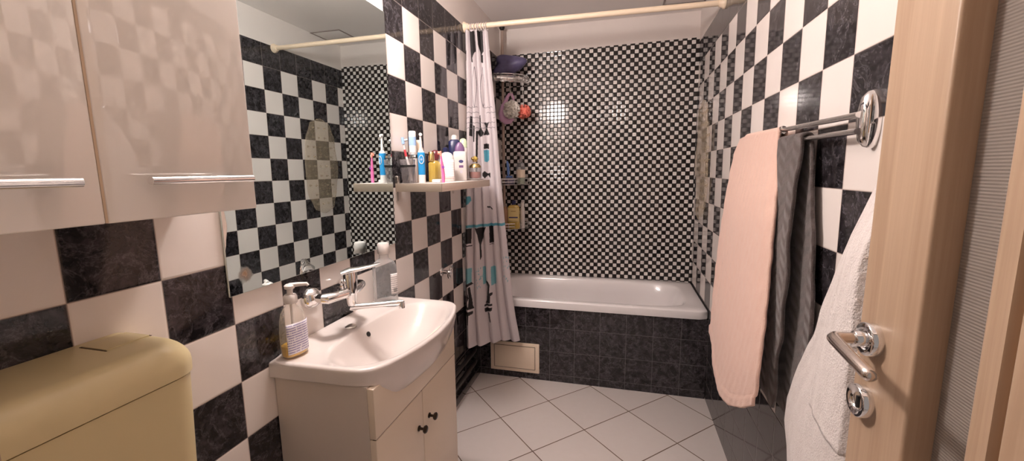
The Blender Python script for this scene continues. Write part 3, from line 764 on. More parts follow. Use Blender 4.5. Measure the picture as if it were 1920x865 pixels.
w1 = thing('lotion_bottle', 'white round-shouldered lotion bottle with pale print behind the pink toothbrush', 'bottle', (.094, 1.90, SZ))
bottle('bottle', (.094, 1.90), SZ, [(0, .033, .019, 3), (.003, .036, .021, 3), (.09, .036, .021, 3), (.118, .033, .020, 2.6), (.134, .023, .017, 2.3), (.140, .01, .01, 2)], M['wplas'], w1, .45)
patch('label', (.094, 1.90), SZ, .036, .021, 3., .45, PI+.45, 2*PI-.45, .012, .105, M['label3'], w1)
nv = thing('roll_on_deodorant', 'navy blue bottle with a white domed cap at the back of the shelf', 'bottle', (.056, 2.095, SZ))
bottle('bottle', (.056, 2.095), SZ, [(0, .026, .018, 2.6), (.003, .028, .020, 2.6), (.12, .030, .021, 2.6), (.16, .032, .022, 2.6), (.205, .030, .021, 2.6), (.214, .02, .016, 2.2)], M['navy'], nv, .45)
lathe('cap', (.056, 2.095, SZ+.2145), 'z', [(0, .017), (.012, .0165), (.022, .012), (.025, .004)], M['wplas'], nv, n=24)
sb = tag(lathe('perfume_atomiser', (.045, 2.00, SZ), 'z', [(0, .016), (.004, .018), (.12, .018), (.135, .012), (.15, .012), (.165, .014), (.17, .004)], M['navy'], n=20), 'small dark blue flask left of the navy bottle on the shelf', 'bottle')
pl = thing('lotion_bottle', 'white lotion bottle with a purple cap and a small dark oval mark', 'bottle', (.105, 2.045, SZ))
bottle('bottle', (.105, 2.045), SZ, [(0, .032, .018, 3.4), (.003, .035, .020, 3.4), (.12, .036, .020, 3.4), (.145, .034, .019, 3), (.150, .026, .016, 2.6)], M['wplas'], pl, .45)
bottle('cap', (.105, 2.045), SZ, [(.1505, .026, .016, 2.6), (.17, .024, .015, 2.6), (.185, .017, .012, 2.4), (.196, .008, .007, 2)], M['purple'], pl, .45)
def disc_on(name, c, rot, hy, z, rx, rz_, m, parent, off=.0008, dx=0.):
    cd = Vector((math.sin(rot), -math.cos(rot), 0)); pd = Vector((math.cos(rot), math.sin(rot), 0)); o0 = Vector((c[0], c[1], z))+cd*(hy+off)+pd*dx
    V = [o0+pd*(rx*math.cos(2*PI*k/20))+Vector((0, 0, rz_*math.sin(2*PI*k/20))) for k in range(20)]; V2 = [v-cd*.0012 for v in V]
    F = [tuple(range(20)), tuple(range(39, 19, -1))]+[(k, (k+1) % 20, 20+(k+1) % 20, 20+k) for k in range(20)]
    o = mesh_obj(name, V+V2, F, m, parent, False); fixn(o); return o
disc_on('oval_mark', (.105, 2.045), .45, .020, SZ+.098, .012, .008, M['text'], pl, dx=.004)
def rect_on(name, c, rot, hy, z, hx, hz, m, parent, off=.0008, dx=0.):
    cd = Vector((math.sin(rot), -math.cos(rot), 0)); pd = Vector((math.cos(rot), math.sin(rot), 0)); o0 = Vector((c[0], c[1], z))+cd*(hy+off)+pd*dx
    V = [o0+pd*a*hx+Vector((0, 0, b*hz))-cd*k for k in (0, .0012) for a, b in ((-1, -1), (1, -1), (1, 1), (-1, 1))]
    F = [(0, 1, 2, 3), (7, 6, 5, 4), (0, 4, 5, 1), (1, 5, 6, 2), (2, 6, 7, 3), (3, 7, 4, 0)]
    o = mesh_obj(name, V, F, m, parent, False); fixn(o); return o
rect_on('purple_mark', (.105, 2.045), .45, .020, SZ+.072, .011, .006, M['purple'], pl, dx=.004)
rect_on('faint_mark', (.105, 2.045), .45, .020, SZ+.045, .006, .008, mat('pale_ink', srgb(206, 200, 208), .5), pl, dx=.004)
gc = thing('deodorant', 'white tube with a pale green domed cap, farthest tall bottle on the shelf', 'bottle', (.079, 2.165, SZ))
lathe('body', (.079, 2.165, SZ), 'z', [(0, .021), (.003, .023), (.17, .023), (.175, .02)], M['wplas'], gc, n=24)
lathe('cap', (.079, 2.165, SZ+.1755), 'z', [(0, .0215), (.03, .021), (.045, .015), (.05, .005)], M['ltgreen'], gc, n=24)
AP = (.150, 2.150)
am = thing('perfume_bottle', 'amber perfume flask with a gold beaded stopper at the far end of the shelf', 'bottle', (AP[0], AP[1], SZ))
lathe('bottle', (AP[0], AP[1], SZ+.0035), 'z', [(0, .030), (.004, .034), (.055, .034), (.07, .030), (.085, .014), (.09, .010)], M['clear'], am, n=16)
lathe('perfume', (AP[0], AP[1], SZ+.0095), 'z', [(0, .028), (.003, .0315), (.034, .0315)], M['amber'], am, n=16)
lathe('collar', (AP[0], AP[1], SZ+.0975), 'z', [(0, .013), (.008, .013), (.008, .004)], M['gold'], am, n=20)
for k, (a, r, h) in enumerate(((.0, .0, .112), (1.3, .014, .106), (2.7, .014, .105), (4.2, .014, .107), (5.4, .013, .105))):
    lathe('stopper_bead', (AP[0]+r*math.cos(a), AP[1]+r*math.sin(a), SZ+h), 'z', [(0, .004), (.003, .009), (.008, .0115), (.013, .009), (.017, .003)], M['gold'] if k % 2 else M['goldglass'], am, n=10)
bottle('gold_collar', AP, SZ, [(.066, .0335, .0335, 2), (.074, .033, .033, 2), (.087, .022, .022, 2)], M['gold'], am, 0, 16)
tag(lathe('saucer', (.148, 2.145, SZ), 'z', [(0, .026), (.0015, .045), (.006, .056), (.007, .0565), (.0065, .055), (.004, .045), (.003, .03), (.003, .001)], M['wplas'], n=36), 'shallow white saucer under the amber perfume flask', 'saucer')

# ------------------------------------------------------------------ curtain rod, rings and curtain
rod = thing('curtain_rod', 'ivory shower curtain rod spanning the room above the bathtub', 'curtain rod', (.7, 2.46, 2.222))
RA, RB = Vector((.004, 2.437, 2.2195)), Vector((Wx(2.483, 2.226)-.004, 2.483, 2.226))
tube('rod_tube', [RA.lerp(RB, k/12) for k in range(13)], .0145, M['rodp'], rod, 20)
for p, d in ((RA, (1, .03, 0)), (RB, (-1, -.03, 0))):
    q = Vector(p)-Vector(d)*.0035
    lathe('end_cap', q, d, [(0, .03), (.008, .03), (.016, .022), (.03, .019), (.03, .0145)], M['rodp'], rod)
# curtain surface, measured along its width (s) and height (t)
def xr(t):  # right edge, from top to hem
    P = [(0, .141), (.12, .160), (.25, .182), (.42, .204), (.60, .230), (.70, .248), (.83, .270), (.915, .292), (1, .322)]
    for (a, x0), (b, x1) in zip(P, P[1:]):
        if t <= b: return x0+(x1-x0)*(t-a)/(b-a)
    return P[-1][1]
def curtain_pt(s, t):
    xl = .010; X = xl+(xr(t)-xl)*s
    y0 = 2.432-.115*sstep(.05, .95, t); y1 = 2.452-.0*t
    Y = y0+(y1-y0)*sstep(0, .75, s)
    A = .011+.013*t
    kn = [0, .20, .42, .61, .80, 1.0]
    i = 0
    while i < 4 and s > kn[i+1]: i += 1
    f = (s-kn[i])/(kn[i+1]-kn[i])
    b = (math.sin(PI*f))**.7 if 0 < f < 1 else 0
    amp = (1, 1, .9, .55, .75)[i]
    Y -= A*2*b*amp
    X += .008*t*math.sin(2*PI*f)*amp*.4
    ztop_ = 2.199+.004*s-.006*math.sin(PI*2*(s*4.0))**2
    zb = .296+.008*s
    Y += .004*math.sin(9*t+14*s)*t
    return (X, Y, ztop_+(zb-ztop_)*t)
def curt_uv(u, v):
    """picture measurements of the printed motifs turned into cloth measurements"""
    R = [(50, 915), (120, 922), (200, 930), (300, 938), (400, 947), (460, 953), (540, 960), (590, 967), (640, 976)]
    r = R[-1][1]
    for (a, x0), (b, x1) in zip(R, R[1:]):
        if v <= b: r = x0+(x1-x0)*(v-a)/(b-a); break
    l = 869
    return ((u-l)/(r-l), (v-56)/(641-56))
BK = (.012, .010, .011); TE = srgb(86, 158, 178)[:3]; TE2 = srgb(120, 176, 186)[:3]; GR = srgb(120, 116, 122)[:3]
PR = [  # colour, polygon
 (BK, [(879, 59), (888, 58), (890, 92), (885, 104), (886, 112), (883, 112), (881, 92)]), (BK, [(894, 55), (905, 57), (907, 95), (901, 100), (896, 80)]), (BK, [(900, 97), (906, 100), (906, 113), (901, 113)]),
 (BK, [(869, 92), (873, 90), (872, 108), (868, 110)]),
 (BK, [(879, 207), (882, 207), (882, 243), (878, 243)]), (BK, [(885, 225), (889, 225), (888, 255), (885, 255)]), (BK, [(897, 207), (900, 207), (901, 228), (906, 238), (903, 246), (897, 246), (893, 238), (897, 228)]),
 (BK, [(906, 221), (916, 221), (913, 230), (917, 242), (905, 242), (909, 230)]), (BK, [(891, 235), (894, 235), (894, 330), (891, 330)]), (BK, [(866, 205), (868, 205), (868, 240), (866, 240)]), (BK, [(868, 190), (870, 186), (870, 192), (868, 193)]),
 (BK, [(906, 258), (916, 258), (916, 268), (906, 268)]), (TE, [(906, 270), (916, 270), (916, 288), (911, 293), (907, 290)]),
 (BK, [(903, 313), (908, 308), (912, 314), (918, 311), (918, 322), (912, 317), (908, 322), (903, 318)]),
 (TE, [(867, 354), (881, 354), (882, 362), (878, 369), (871, 370), (867, 366)]), (BK, [(912, 374), (922, 379), (922, 382), (912, 377)]),
 (TE, [(864, 408), (948, 408), (948, 413), (864, 413)]),
 (BK, [(866, 414), (883, 414), (883, 442), (866, 442)]), (BK, [(866, 445), (884, 445), (884, 447), (866, 447)]),
 (BK, [(889, 414), (910, 414), (904, 426), (901, 446), (902, 470), (900, 476), (899, 446), (895, 426)]), (BK, [(915, 413), (923, 413), (924, 445), (916, 445)]), (BK, [(916, 447), (924, 447), (924, 448), (916, 448)]),
 (TE2, [(866, 488), (884, 488), (884, 515), (866, 520)]), (TE2, [(918, 491), (927, 491), (927, 526), (919, 528)]), (TE2, [(903, 489), (908, 489), (908, 522), (904, 524)]),
 (BK, [(868, 520), (884, 515), (886, 519), (874, 524), (880, 545), (876, 552), (872, 528)]), (BK, [(877, 525), (882, 523), (885, 548), (886, 562), (878, 562), (880, 545)]), (BK, [(866, 541), (874, 541), (876, 560), (873, 562), (870, 546), (866, 546)]),
 (BK, [(866, 562), (886, 560), (887, 566), (866, 567)]), (BK, [(867, 570), (886, 570), (886, 576), (874, 580), (867, 575)]), (BK, [(875, 579), (879, 579), (877, 597), (874, 596)]),
 (BK, [(906, 516), (912, 519), (916, 526), (914, 548), (909, 556), (911, 528)]), (BK, [(914, 542), (921, 541), (921, 546), (917, 548), (916, 562), (907, 562), (909, 548)]),
 (BK, [(906, 563), (921, 563), (921, 567), (906, 567)]), (BK, [(906, 571), (921, 571), (920, 577), (907, 579)]), (BK, [(911, 580), (914, 580), (917, 600), (914, 600)]),
]
for k in range(13):   # fine wavy lines and dotted pattern
    PR.append((GR, [(868, 191+k*3.2), (930, 193+k*3.0+(k % 3)), (930, 193.7+k*3.0+(k % 3)), (868, 191.6+k*3.2)]) if k % 3 == 0 else (GR, [(0, 0), (0, 0), (0, 0)]))
for u0, sgn in ((888, -1), (904, -1)):
    pts = [(u0+sgn*4.5*math.sin(PI*k/12), 120+6*k) for k in range(13)]
    PR.append((GR, pts+[(a+.9, b) for a, b in reversed(pts)])); pts = [(u0-sgn*3*math.sin(PI*k/12), 120+6*k) for k in range(13)]
    PR.append((GR, pts+[(a+.8, b) for a, b in reversed(pts)]))
rg = random.Random(3)
for k in range(46):
    u = rg.uniform(888, 902) if k % 2 else rg.uniform(942, 955); v = rg.uniform(488, 526) if k % 2 else rg.uniform(470, 520)
    PR.append((TE2, [(u, v), (u+1.2, v-.6), (u+.9, v+2.6), (u-.2, v+2.4)]))
NU, NV = 250, 560
cur = grid('shower_curtain', curtain_pt, NU, NV, None)
cur.data.materials.clear()
def curtain_mat():
    t = NT('printed_curtain_cloth'); a = t.n('ShaderNodeAttribute', attribute_name='print')
    t.l(a.outputs['Color'], t.b.inputs['Base Color']); t.b.inputs['Roughness'].default_value = .65
    o, x, y, z = t.xyz(); t.l(t.bump(t.noise(o, 500, 2), .15, .001), t.b.inputs['Normal'])
    return t.m
cur.data.materials.append(curtain_mat())
S, T = np.meshgrid(np.arange(NU+1)/NU, np.arange(NV+1)/NV)
colr = np.ones((NV+1, NU+1, 4), np.float32); colr[..., :3] = srgb(208, 200, 203)[:3]
for c, poly in PR:
    P = [curt_uv(u, v) for u, v in poly]; ins = np.zeros(S.shape, bool); n = len(P)
    for i in range(n):
        (x1, y1), (x2, y2) = P[i], P[(i+1) % n]
        if y1 == y2: continue
        cond = ((y1 > T) != (y2 > T)); ins ^= cond & (S < (x2-x1)*(T-y1)/(y2-y1)+x1)
    colr[ins, :3] = c
at = cur.data.color_attributes.new('print', 'FLOAT_COLOR', 'POINT'); at.data.foreach_set('color', colr.ravel())
md = cur.modifiers.new('thickness', 'SOLIDIFY'); md.thickness = .0012; md.offset = 0
tag(cur, 'white shower curtain printed in black and teal, bunched at the left end of the rod', 'shower curtain')
ring0 = None
rx = [.022, .036, .049, .063, .077, .091, .106, .120, .136]
for k, x in enumerate(rx):
    p = RA.lerp(RB, x/RB.x)
    if ring0 is None:
        pts = [(0, .0235*math.sin(a), -.006+.0225*math.cos(a)) for a in [2*PI*i/28 for i in range(29)]]
        V, F = sweep(pts, .0022, 8, False); ring0 = mesh_obj('curtain_ring', V, F, M['wplas']); o = ring0
    else: o = ring0.copy(); link(o)
    o.location = (p.x, p.y, p.z); o.rotation_euler = (0, 0, .12*math.sin(k*2.1))
    tag(o, 'small white ring holding the shower curtain on the rod', 'curtain ring', 'rings along the curtain rod')

# ------------------------------------------------------------------ corner pole shelf
PX, PY = .046, 3.105
cp = thing('corner_shelf_pole', 'chrome tension pole with three corner baskets at the back of the bath', 'corner shelf', (PX, PY, .55))
tube('pole', [(PX, PY, .556), (PX, PY, 2.40)], .0115, mat('grey_beige_pole', srgb(178, 158, 146), .35, .3), cp, 16)
lathe('top_foot', (PX, PY, 2.405), 'z', [(0, .013), (.012, .02), (.03, .021), (.03, .001)], M['blackrub'], cp, n=18)
lathe('base_foot', (PX, PY, .5505), 'z', [(0, .02), (.008, .02), (.014, .012)], M['blackrub'], cp, n=18)
BR = .215
def basket(z, h, m, solid):
    """quarter-round tray fanning out from the pole"""
    cx, cy = PX-.03, PY+.085
    arc = [(cx+BR*math.sin(a), cy-BR*math.cos(a)) for a in [PI/2*k/14 for k in range(15)]]
    pts = [(cx, cy)]+arc
    V = [(x, y, z) for x, y in pts]+[(x, y, z+.004) for x, y in pts]; n = len(pts)
    F = [tuple(range(n-1, -1, -1)), tuple(range(n, 2*n))]+[(k, (k+1) % n, n+(k+1) % n, n+k) for k in range(n)]
    b = mesh_obj('basket', V, F, m, cp, False); fixn(b)
    loop = [(cx, cy), *arc, (cx, cy)]
    tube('basket_rim', [(x, y, z+h) for x, y in loop], .005 if solid else .0032, M['chrome'], b, 8)
    if not solid: tube('basket_rim', [(x, y, z+h*.5) for x, y in loop], .0022, M['chrome'], b, 8)
    for k in range(0, 15, 2):
        V, F = sweep([(arc[k][0], arc[k][1], z+.002), (arc[k][0], arc[k][1], z+h)], .0018, 6); mesh_obj('basket_wire', V, F, M['chrome'], b)
    if solid:
        Vb = [(x, y, z+.001+dz) for dz in (0, h*.8) for x, y in arc]; Fb = [(k, k+1, 16+k-1+0, 15+k) for k in range(14)]
        Fb = [(k, k+1, 15+k+1, 15+k) for k in range(14)]
        g = mesh_obj('basket_front', Vb, Fb, M['chrome2'], b); mdd = g.modifiers.new('t', 'SOLIDIFY'); mdd.thickness = .0015
    return b
b1 = basket(2.018, .055, M['chrome'], True); b1['label'] = 'top basket, polished chrome'
basket(1.272, .045, mat('clear_tray', srgb(190, 186, 184), .2, .6), False)
basket(.935, .045, mat('clear_tray_low', srgb(190, 186, 184), .2, .6), False)
def blob(name, c, r, m, parent=None, seed=1, amp=.25, nu=26, nv=16, sc=(1, 1, 1), freq=3.):
    rn = np.random.RandomState(seed); K = rn.normal(size=(6, 3))*freq; ph = rn.uniform(0, 6, 6)
    V = []; F = []
    for j in range(nv+1):
        th = PI*j/nv
        for i in range(nu):
            p = np.array([math.sin(th)*math.cos(2*PI*i/nu), math.sin(th)*math.sin(2*PI*i/nu), math.cos(th)])
            k = 1+amp*float(np.mean(np.sin(K@p+ph)))*1.6
            V.append(tuple(c[q]+p[q]*r*k*sc[q] for q in range(3)))
    for j in range(nv):
        for i in range(nu): F.append((j*nu+i, (j+1)*nu+i, (j+1)*nu+(i+1) % nu, j*nu+(i+1) % nu))
    o = mesh_obj(name, V, F, m, parent); fixn(o); return o
tag(blob('bathing_hat', (.110, 3.028, 2.130), .084, M['violet'], None, 4, .45, sc=(1.3, .6, .92), freq=3.5), 'crumpled violet plastic shower cap in the top corner basket', 'hat')
tag(blob('bath_sponge', (.075, 3.03, 2.043), .022, M['yellow'], None, 6, .2, sc=(1.5, 1, .85)), 'yellow bath sponge low in the top corner basket', 'sponge')
tag(box('soap_bar', .165, .205, 3.10, 3.145, 2.0225, 2.065, M['orange'], r=.008, seg=3), 'orange-brown soap at the right of the top corner basket', 'soap')
# hung from the top basket: lilac strap sponge and two mesh pouffes
ls = thing('bath_strap', 'lilac foam bath strap with a loop hanging from the pole', 'bath strap', (.10, 3.0, 1.82))
path = []
for k in range(22):
    a = -PI*.10+2*PI*.80*k/21
    path.append((.104+.05*math.cos(a)+.01*math.sin(a), 3.028, 1.845+.092*math.sin(a)))
V, F = sweep([(.148, 3.030, 1.868), (.146, 3.030, 1.905), (.134, 3.030, 1.930), (.117, 3.030, 1.932), (.100, 3.030, 1.910), (.085, 3.030, 1.875), (.067, 3.030, 1.84), (.058, 3.030, 1.80), (.064, 3.030, 1.765), (.090, 3.030, 1.742), (.120, 3.030, 1.742), (.146, 3.030, 1.757)],
             [.010, .013, .014, .016, .019, .023, .029, .036, .040, .037, .028, .012], 14, True, 1, .7)
o = mesh_obj('strap', V, F, M['lilac'], ls); fixn(o)
tube('cord', [(.125, 3.030, 1.935), (.118, 3.035, 1.96), (.110, 3.045, 2.02)], .002, M['wplas'], ls, 6)
def pouf(name, c, r, m, label, seed):
    """a bath pouffe: many ruffled petals of netting about a core"""
    rn = random.Random(seed); root = thing(name, label, 'bath pouffe', (c[0], c[1], c[2]+r))
    blob('netting', c, r*.72, m, root, seed, .3, 30, 20, freq=7)
    V = []; F = []
    for k in range(46):
        z = rn.uniform(-.95, .95); a = rn.uniform(0, 2*PI); d = Vector((math.sqrt(1-z*z)*math.cos(a), math.sqrt(1-z*z)*math.sin(a), z)); e1, e2, _ = frame_from(d)
        w = rn.uniform(0, PI); t1 = e1*math.cos(w)+e2*math.sin(w); t2 = d.cross(t1)
        b = len(V)
        for i in range(6):
            for j in range(3):
                s = (i/5-.5); rr_ = r*(.55+.25*j)
                V.append(Vector(c)+d*rr_+t1*s*r*(.5+.2*j)+t2*math.sin(i*2.4+k)*r*.09*(1+j))
        for i in range(5):
            for j in range(2): F.append((b+i*3+j, b+i*3+j+1, b+(i+1)*3+j+1, b+(i+1)*3+j))
    o = mesh_obj('ruffles', V, F, m, root); md = o.modifiers.new('t', 'SOLIDIFY'); md.thickness = .0012
    tube('hanging_cord', [(c[0], c[1], c[2]+r*.6), (c[0]-.006, c[1]+.02, c[2]+r*1.3), (c[0]-.02, c[1]+.045, 2.02)], .0016, M['wplas'], root, 6)
pouf('bath_pouffe', (.146, 2.975, 1.815), .058, M['poufw'], 'white netting bath pouffe hanging beside the lilac strap', 5)
pouf('bath_pouffe', (.222, 3.035, 1.803), .048, M['poufc'], 'coral netting bath pouffe hanging right of the white one', 9)
# middle basket
zb_ = 1.2765
pb = thing('soap_pump_bottle', 'clear pump bottle with a white label in the middle corner basket', 'pump bottle', (.19, 3.06, zb_))
lathe('bottle', (.188, 3.07, zb_), 'z', [(0, .03), (.003, .033), (.13, .033), (.15, .028), (.165, .014), (.17, .012)], M['clear'], pb, n=24)
lathe('label', (.188, 3.07, zb_+.05), 'z', [(0, .0334), (.06, .0334)], M['crplas'], pb, n=24)
lathe('contents', (.188, 3.07, zb_+.003), 'z', [(0, .03), (.045, .031)], clear('pale_green_gel', srgb(206, 220, 190), .2, .7, .95), pb, n=24)
lathe('collar', (.188, 3.07, zb_+.17), 'z', [(0, .014), (.016, .014), (.018, .006), (.04, .006), (.042, .011), (.05, .011), (.05, .001)], M['greyp'], pb, n=18)
tube('nozzle', [(.188, 3.07, zb_+.214), (.165, 3.05, zb_+.216), (.158, 3.045, zb_+.210)], [.006, .005, .004], M['greyp'], pb, 10)
br = thing('nail_brush', 'periwinkle blue brush standing in the middle corner basket', 'brush', (.10, 3.04, zb_))
tube('brush_handle', [(.098, 3.045, zb_+.065), (.098, 3.045, zb_+.11), (.094, 3.045, zb_+.15), (.090, 3.045, zb_+.175)], [.013, .017, .016, .009], M['pblue'], br, 14, 1, .6)
box('bristle_block', .082, .128, 3.03, 3.062, zb_+.05, zb_+.064, M['pblue'], br, r=.004)
tag(lathe('beaker', (.108, 3.047, zb_), 'z', [(0, .032), (.003, .036), (.045, .038), (.048, .036), (.045, .034), (.006, .032), (.005, .001)], mat('violet_grey_plastic', srgb(140, 134, 158), .45), n=24), 'low violet-grey beaker under the blue brush in the corner basket', 'beaker')
# lower basket
zb_ = .9395
ys = thing('shampoo_bottle', 'yellow shampoo bottle with a blue and white cap in the lowest corner basket', 'bottle', (.13, 3.04, zb_))
bottle('bottle', (.137, 3.045), zb_, [(0, .042, .023, 4), (.004, .046, .026, 4), (.10, .046, .026, 4), (.165, .044, .025, 3.6), (.178, .034, .02, 3), (.183, .014, .014, 2)], M['yglass'], ys, .1)
patch('label', (.137, 3.045), zb_, .046, .026, 4., .1, PI+.5, 2*PI-.5, .055, .16, mat('pale_yellow_label', srgb(222, 200, 138), .5), ys)
rect_on('blue_stripe', (.137, 3.045), .1, .026, zb_+.088, .034, .0045, M['text'], ys, off=.0016)
rect_on('name_print', (.137, 3.045), .1, .026, zb_+.135, .018, .003, mat('tan_ink', srgb(176, 146, 96), .5), ys, off=.0016)
lathe('cap', (.137, 3.045, zb_+.1835), 'z', [(0, .016), (.03, .016), (.032, .012), (.032, .001)], M['navy'], ys, n=20)
tag(lathe('travel_bottle', (.196, 3.085, zb_), 'z', [(0, .016), (.003, .018), (.15, .018), (.165, .012), (.17, .014), (.2, .014), (.2, .001)], M['wplas'], n=20), 'slim white bottle behind the yellow shampoo in the lowest basket', 'bottle')
tag(lathe('conditioner_bottle', (.075, 3.03, zb_), 'z', [(0, .018), (.003, .02), (.14, .02), (.155, .012), (.17, .012), (.17, .001)], mat('tan_plastic', srgb(168, 128, 96), .4), n=20), 'tan bottle left of the yellow shampoo in the lowest basket', 'bottle')

# ------------------------------------------------------------------ bath mat stuck to the right wall
bmx = thing('bath_mat', 'translucent beige anti-slip bath mat stuck on the right wall above the bath', 'bath mat', (Wx(2.87, 1.4), 2.87, 1.06))
V = []; F = []; n = 72; C0 = (2.868, 1.428)
def mo(k, f, dx):
    t = 2*PI*k/n; c, s = math.cos(t), math.sin(t)
    w = 1+.018*math.cos(12*t)
    y = C0[0]+.180*f*w*math.copysign(abs(c)**.85, c); z = C0[1]+.368*f*w*math.copysign(abs(s)**.75, s)
    return (Wx(y, z)-dx-.004*math.sin(y*23+z*9)-.004*math.sin(z*19), y, z)
for f, dx in ((1., .012), (1., .018), (.97, .0205), (.6, .0205), (.02, .0205)):
    for k in range(n): V.append(mo(k, f, dx))
for i in range(4):
    for k in range(n): F.append((i*n+k, i*n+(k+1) % n, (i+1)*n+(k+1) % n, (i+1)*n+k))
o = mesh_obj('mat_sheet', V, F, M['matpvc'], bmx); fixn(o)
V, F = [], []
for y in np.arange(2.74, 3.01, .065):
    for z in np.arange(1.13, 1.74, .075):
        if ((y-C0[0])/.165)**2+((z-C0[1])/.35)**2 < 1:
            addm(V, F, sweep([(Wx(y, z)-.0005, y, z), (Wx(y, z)-.006, y, z), (Wx(y, z)-.016, y, z)], [.010, .006, .004], 8))
sc_ = mesh_obj('suction_cups', V, F, M['matpvc'], bmx); sc_['kind'] = 'stuff'

# ------------------------------------------------------------------ towel rail and towels on the right wall
tr = thing('towel_rail', 'chrome double towel rail on the right wall', 'towel rail', (Wx(1.35, 1.45), 1.35, 1.42))
WXR = Wx(1.3, 1.47)
BX_ = 1.389
B1 = (BX_, 1.490); B2 = (BX_, 1.453)
lathe('wall_plate', (WXR-.0005, 1.038, 1.477), (-1, 0, 0), [(0, 1.), (.010, 1.), (.020, .93), (.027, .78), (.031, .5), (.032, .05)], M['chrome'], tr, n=40, sx=.022, sy=.060)
tube('bar', [(B1[0], 1.030, 1.486), (B1[0], 1.80, 1.498)], .0088, M['chrome2'], tr, 18, 1., .75)
tube('bar', [(B2[0], 1.030, 1.452), (B2[0], 1.46, 1.456)], .0088, M['chrome2'], tr, 18, 1., .75)
lathe('bar_ring', (B1[0], 1.452, 1.4925), 'y', [(0, .009), (.001, .0125), (.006, .0125), (.007, .009)], M['chrome'], tr, n=20)

def fbm(a, b, seed=0):
    return (math.sin(a*1.0+seed)+.5*math.sin(a*2.3+b*1.7+seed*2)+.35*math.sin(b*3.1-a*1.1+seed*3))/1.85
def lerp_tab(P, t):
    for (a, x0), (b, x1) in zip(P, P[1:]):
        if t <= b: return x0+(x1-x0)*(t-a)/(b-a)
    return P[-1][1]
# peach towel: front panel over the outer bar, short back panel behind it
PT = thing('bath_towel', 'peach terry towel draped over the outer bar of the towel rail', 'towel', (B1[0], 1.4, .6))
CXm, CZm = .91134, 1.37849
def fuzz(u, v, w): return math.sin(u*61+v*17+w)*math.sin(v*83-u*29+w*2)
def peach(u, v):
    # back panel, then over the bar, then the long front panel down to its hem
    z_hem = lerp_tab([(0, .690), (.12, .640), (.28, .592), (.45, .574), (.62, .590), (.8, .640), (1, .686)], u)
    ztp = 1.487+.012+.006*u
    k = max(0., (v-.24)/.76)
    x = BX_-.013-.034*sstep(0, .35, k)-.040*sstep(.3, .95, k)
    q = (x-CXm)/.389      # the outline was measured on a nearer plane; carry it to this depth
    yn = lerp_tab([(0, 1.205), (.3, 1.222), (.7, 1.236), (1, 1.262)], k)*q
    yf = lerp_tab([(0, 1.550), (.06, 1.62), (.25, 1.70), (.5, 1.765), (.78, 1.815), (1, 1.848)], k)*q
    qt = (BX_-CXm)/.389
    if v < .16:
        kk = 1-v/.16; z = ztp-.010-kk*.36; x = BX_+.013+.004*kk; y = 1.462+.03*kk+(1.79-1.462)*u
    elif v < .24:
        a = PI*(v-.16)/.08; x = BX_+.013*math.cos(a); z = ztp-.010+.010*math.sin(a); y = 1.464+(1.79-1.464)*u
        y += (yn-1.464)*sstep(.5, 1, (v-.16)/.08)*(1-u)*.9
    else:
        z = ztp-.010+(CZm+(z_hem-CZm)*q-ztp+.010)*k; y = yn+(yf-yn)*u
        x += .007*k*fbm(u*7, z*3, 1)-.010*k*math.sin(PI*min(1, u*1.15))
        x -= .009*math.exp(-(u/.05)**2)*sstep(.02, .2, k)*-1
        if k > .955: x -= .004
        x += .0011*fuzz(u, v, 1)
    return (x, y+.0015*fbm(z*22, u*3, 2), z)
grid('towel_cloth', peach, 110, 170, M['peach'], PT, .009)
# grey towel over the inner bar, folded narrow, two hanging layers
GT = thing('bath_towel', 'dark grey towel with a chevron weave draped over the inner bar of the towel rail', 'towel', (B2[0], 1.35, .6))
def grey(u, v):
    ztp = 1.455+.011
    if v < .44:   # layer against the wall, up to the bar
        k = 1-v/.44; z = ztp-.008-k*.80; x = BX_+.0125+.006*k; y0 = lerp_tab([(0, 1.274), (.25, 1.232), (.5, 1.199), (.75, 1.176), (1, 1.17)], k); y = y0+(1.435-y0)*u
        x += -.003*fbm(u*8, z*6, 3); x = min(x, Wx(y, z)-.008)
    elif v < .50:
        a = PI*(v-.44)/.06; x = BX_+.0125*math.cos(a); z = ztp-.008+.010*math.sin(a); y = 1.275+(1.435-1.275)*u
    else:
        k = (v-.50)/.50; z = ztp-.008-k*.775
        y0 = lerp_tab([(0, 1.278), (.12, 1.268), (.3, 1.262), (.55, 1.256), (.8, 1.278), (1, 1.272)], k); y = y0+(1.435-y0)*u
        x = BX_-.0125-.007*sstep(0, .3, k)-.006*math.exp(-((u-.1)/.2)**2)*sstep(.0, .3, k)
        x += .003*math.sin(z*36)*math.exp(-u*4)
        y += .007*fbm(z*11, u*4, 7)*(1-u)
    return (x, y+.003*fbm(z*34, 0, 2)*(1-u)+.001*fuzz(u, v, 3), z)
grid('towel_cloth', grey, 50, 190, M['grey_t'], GT, .009)
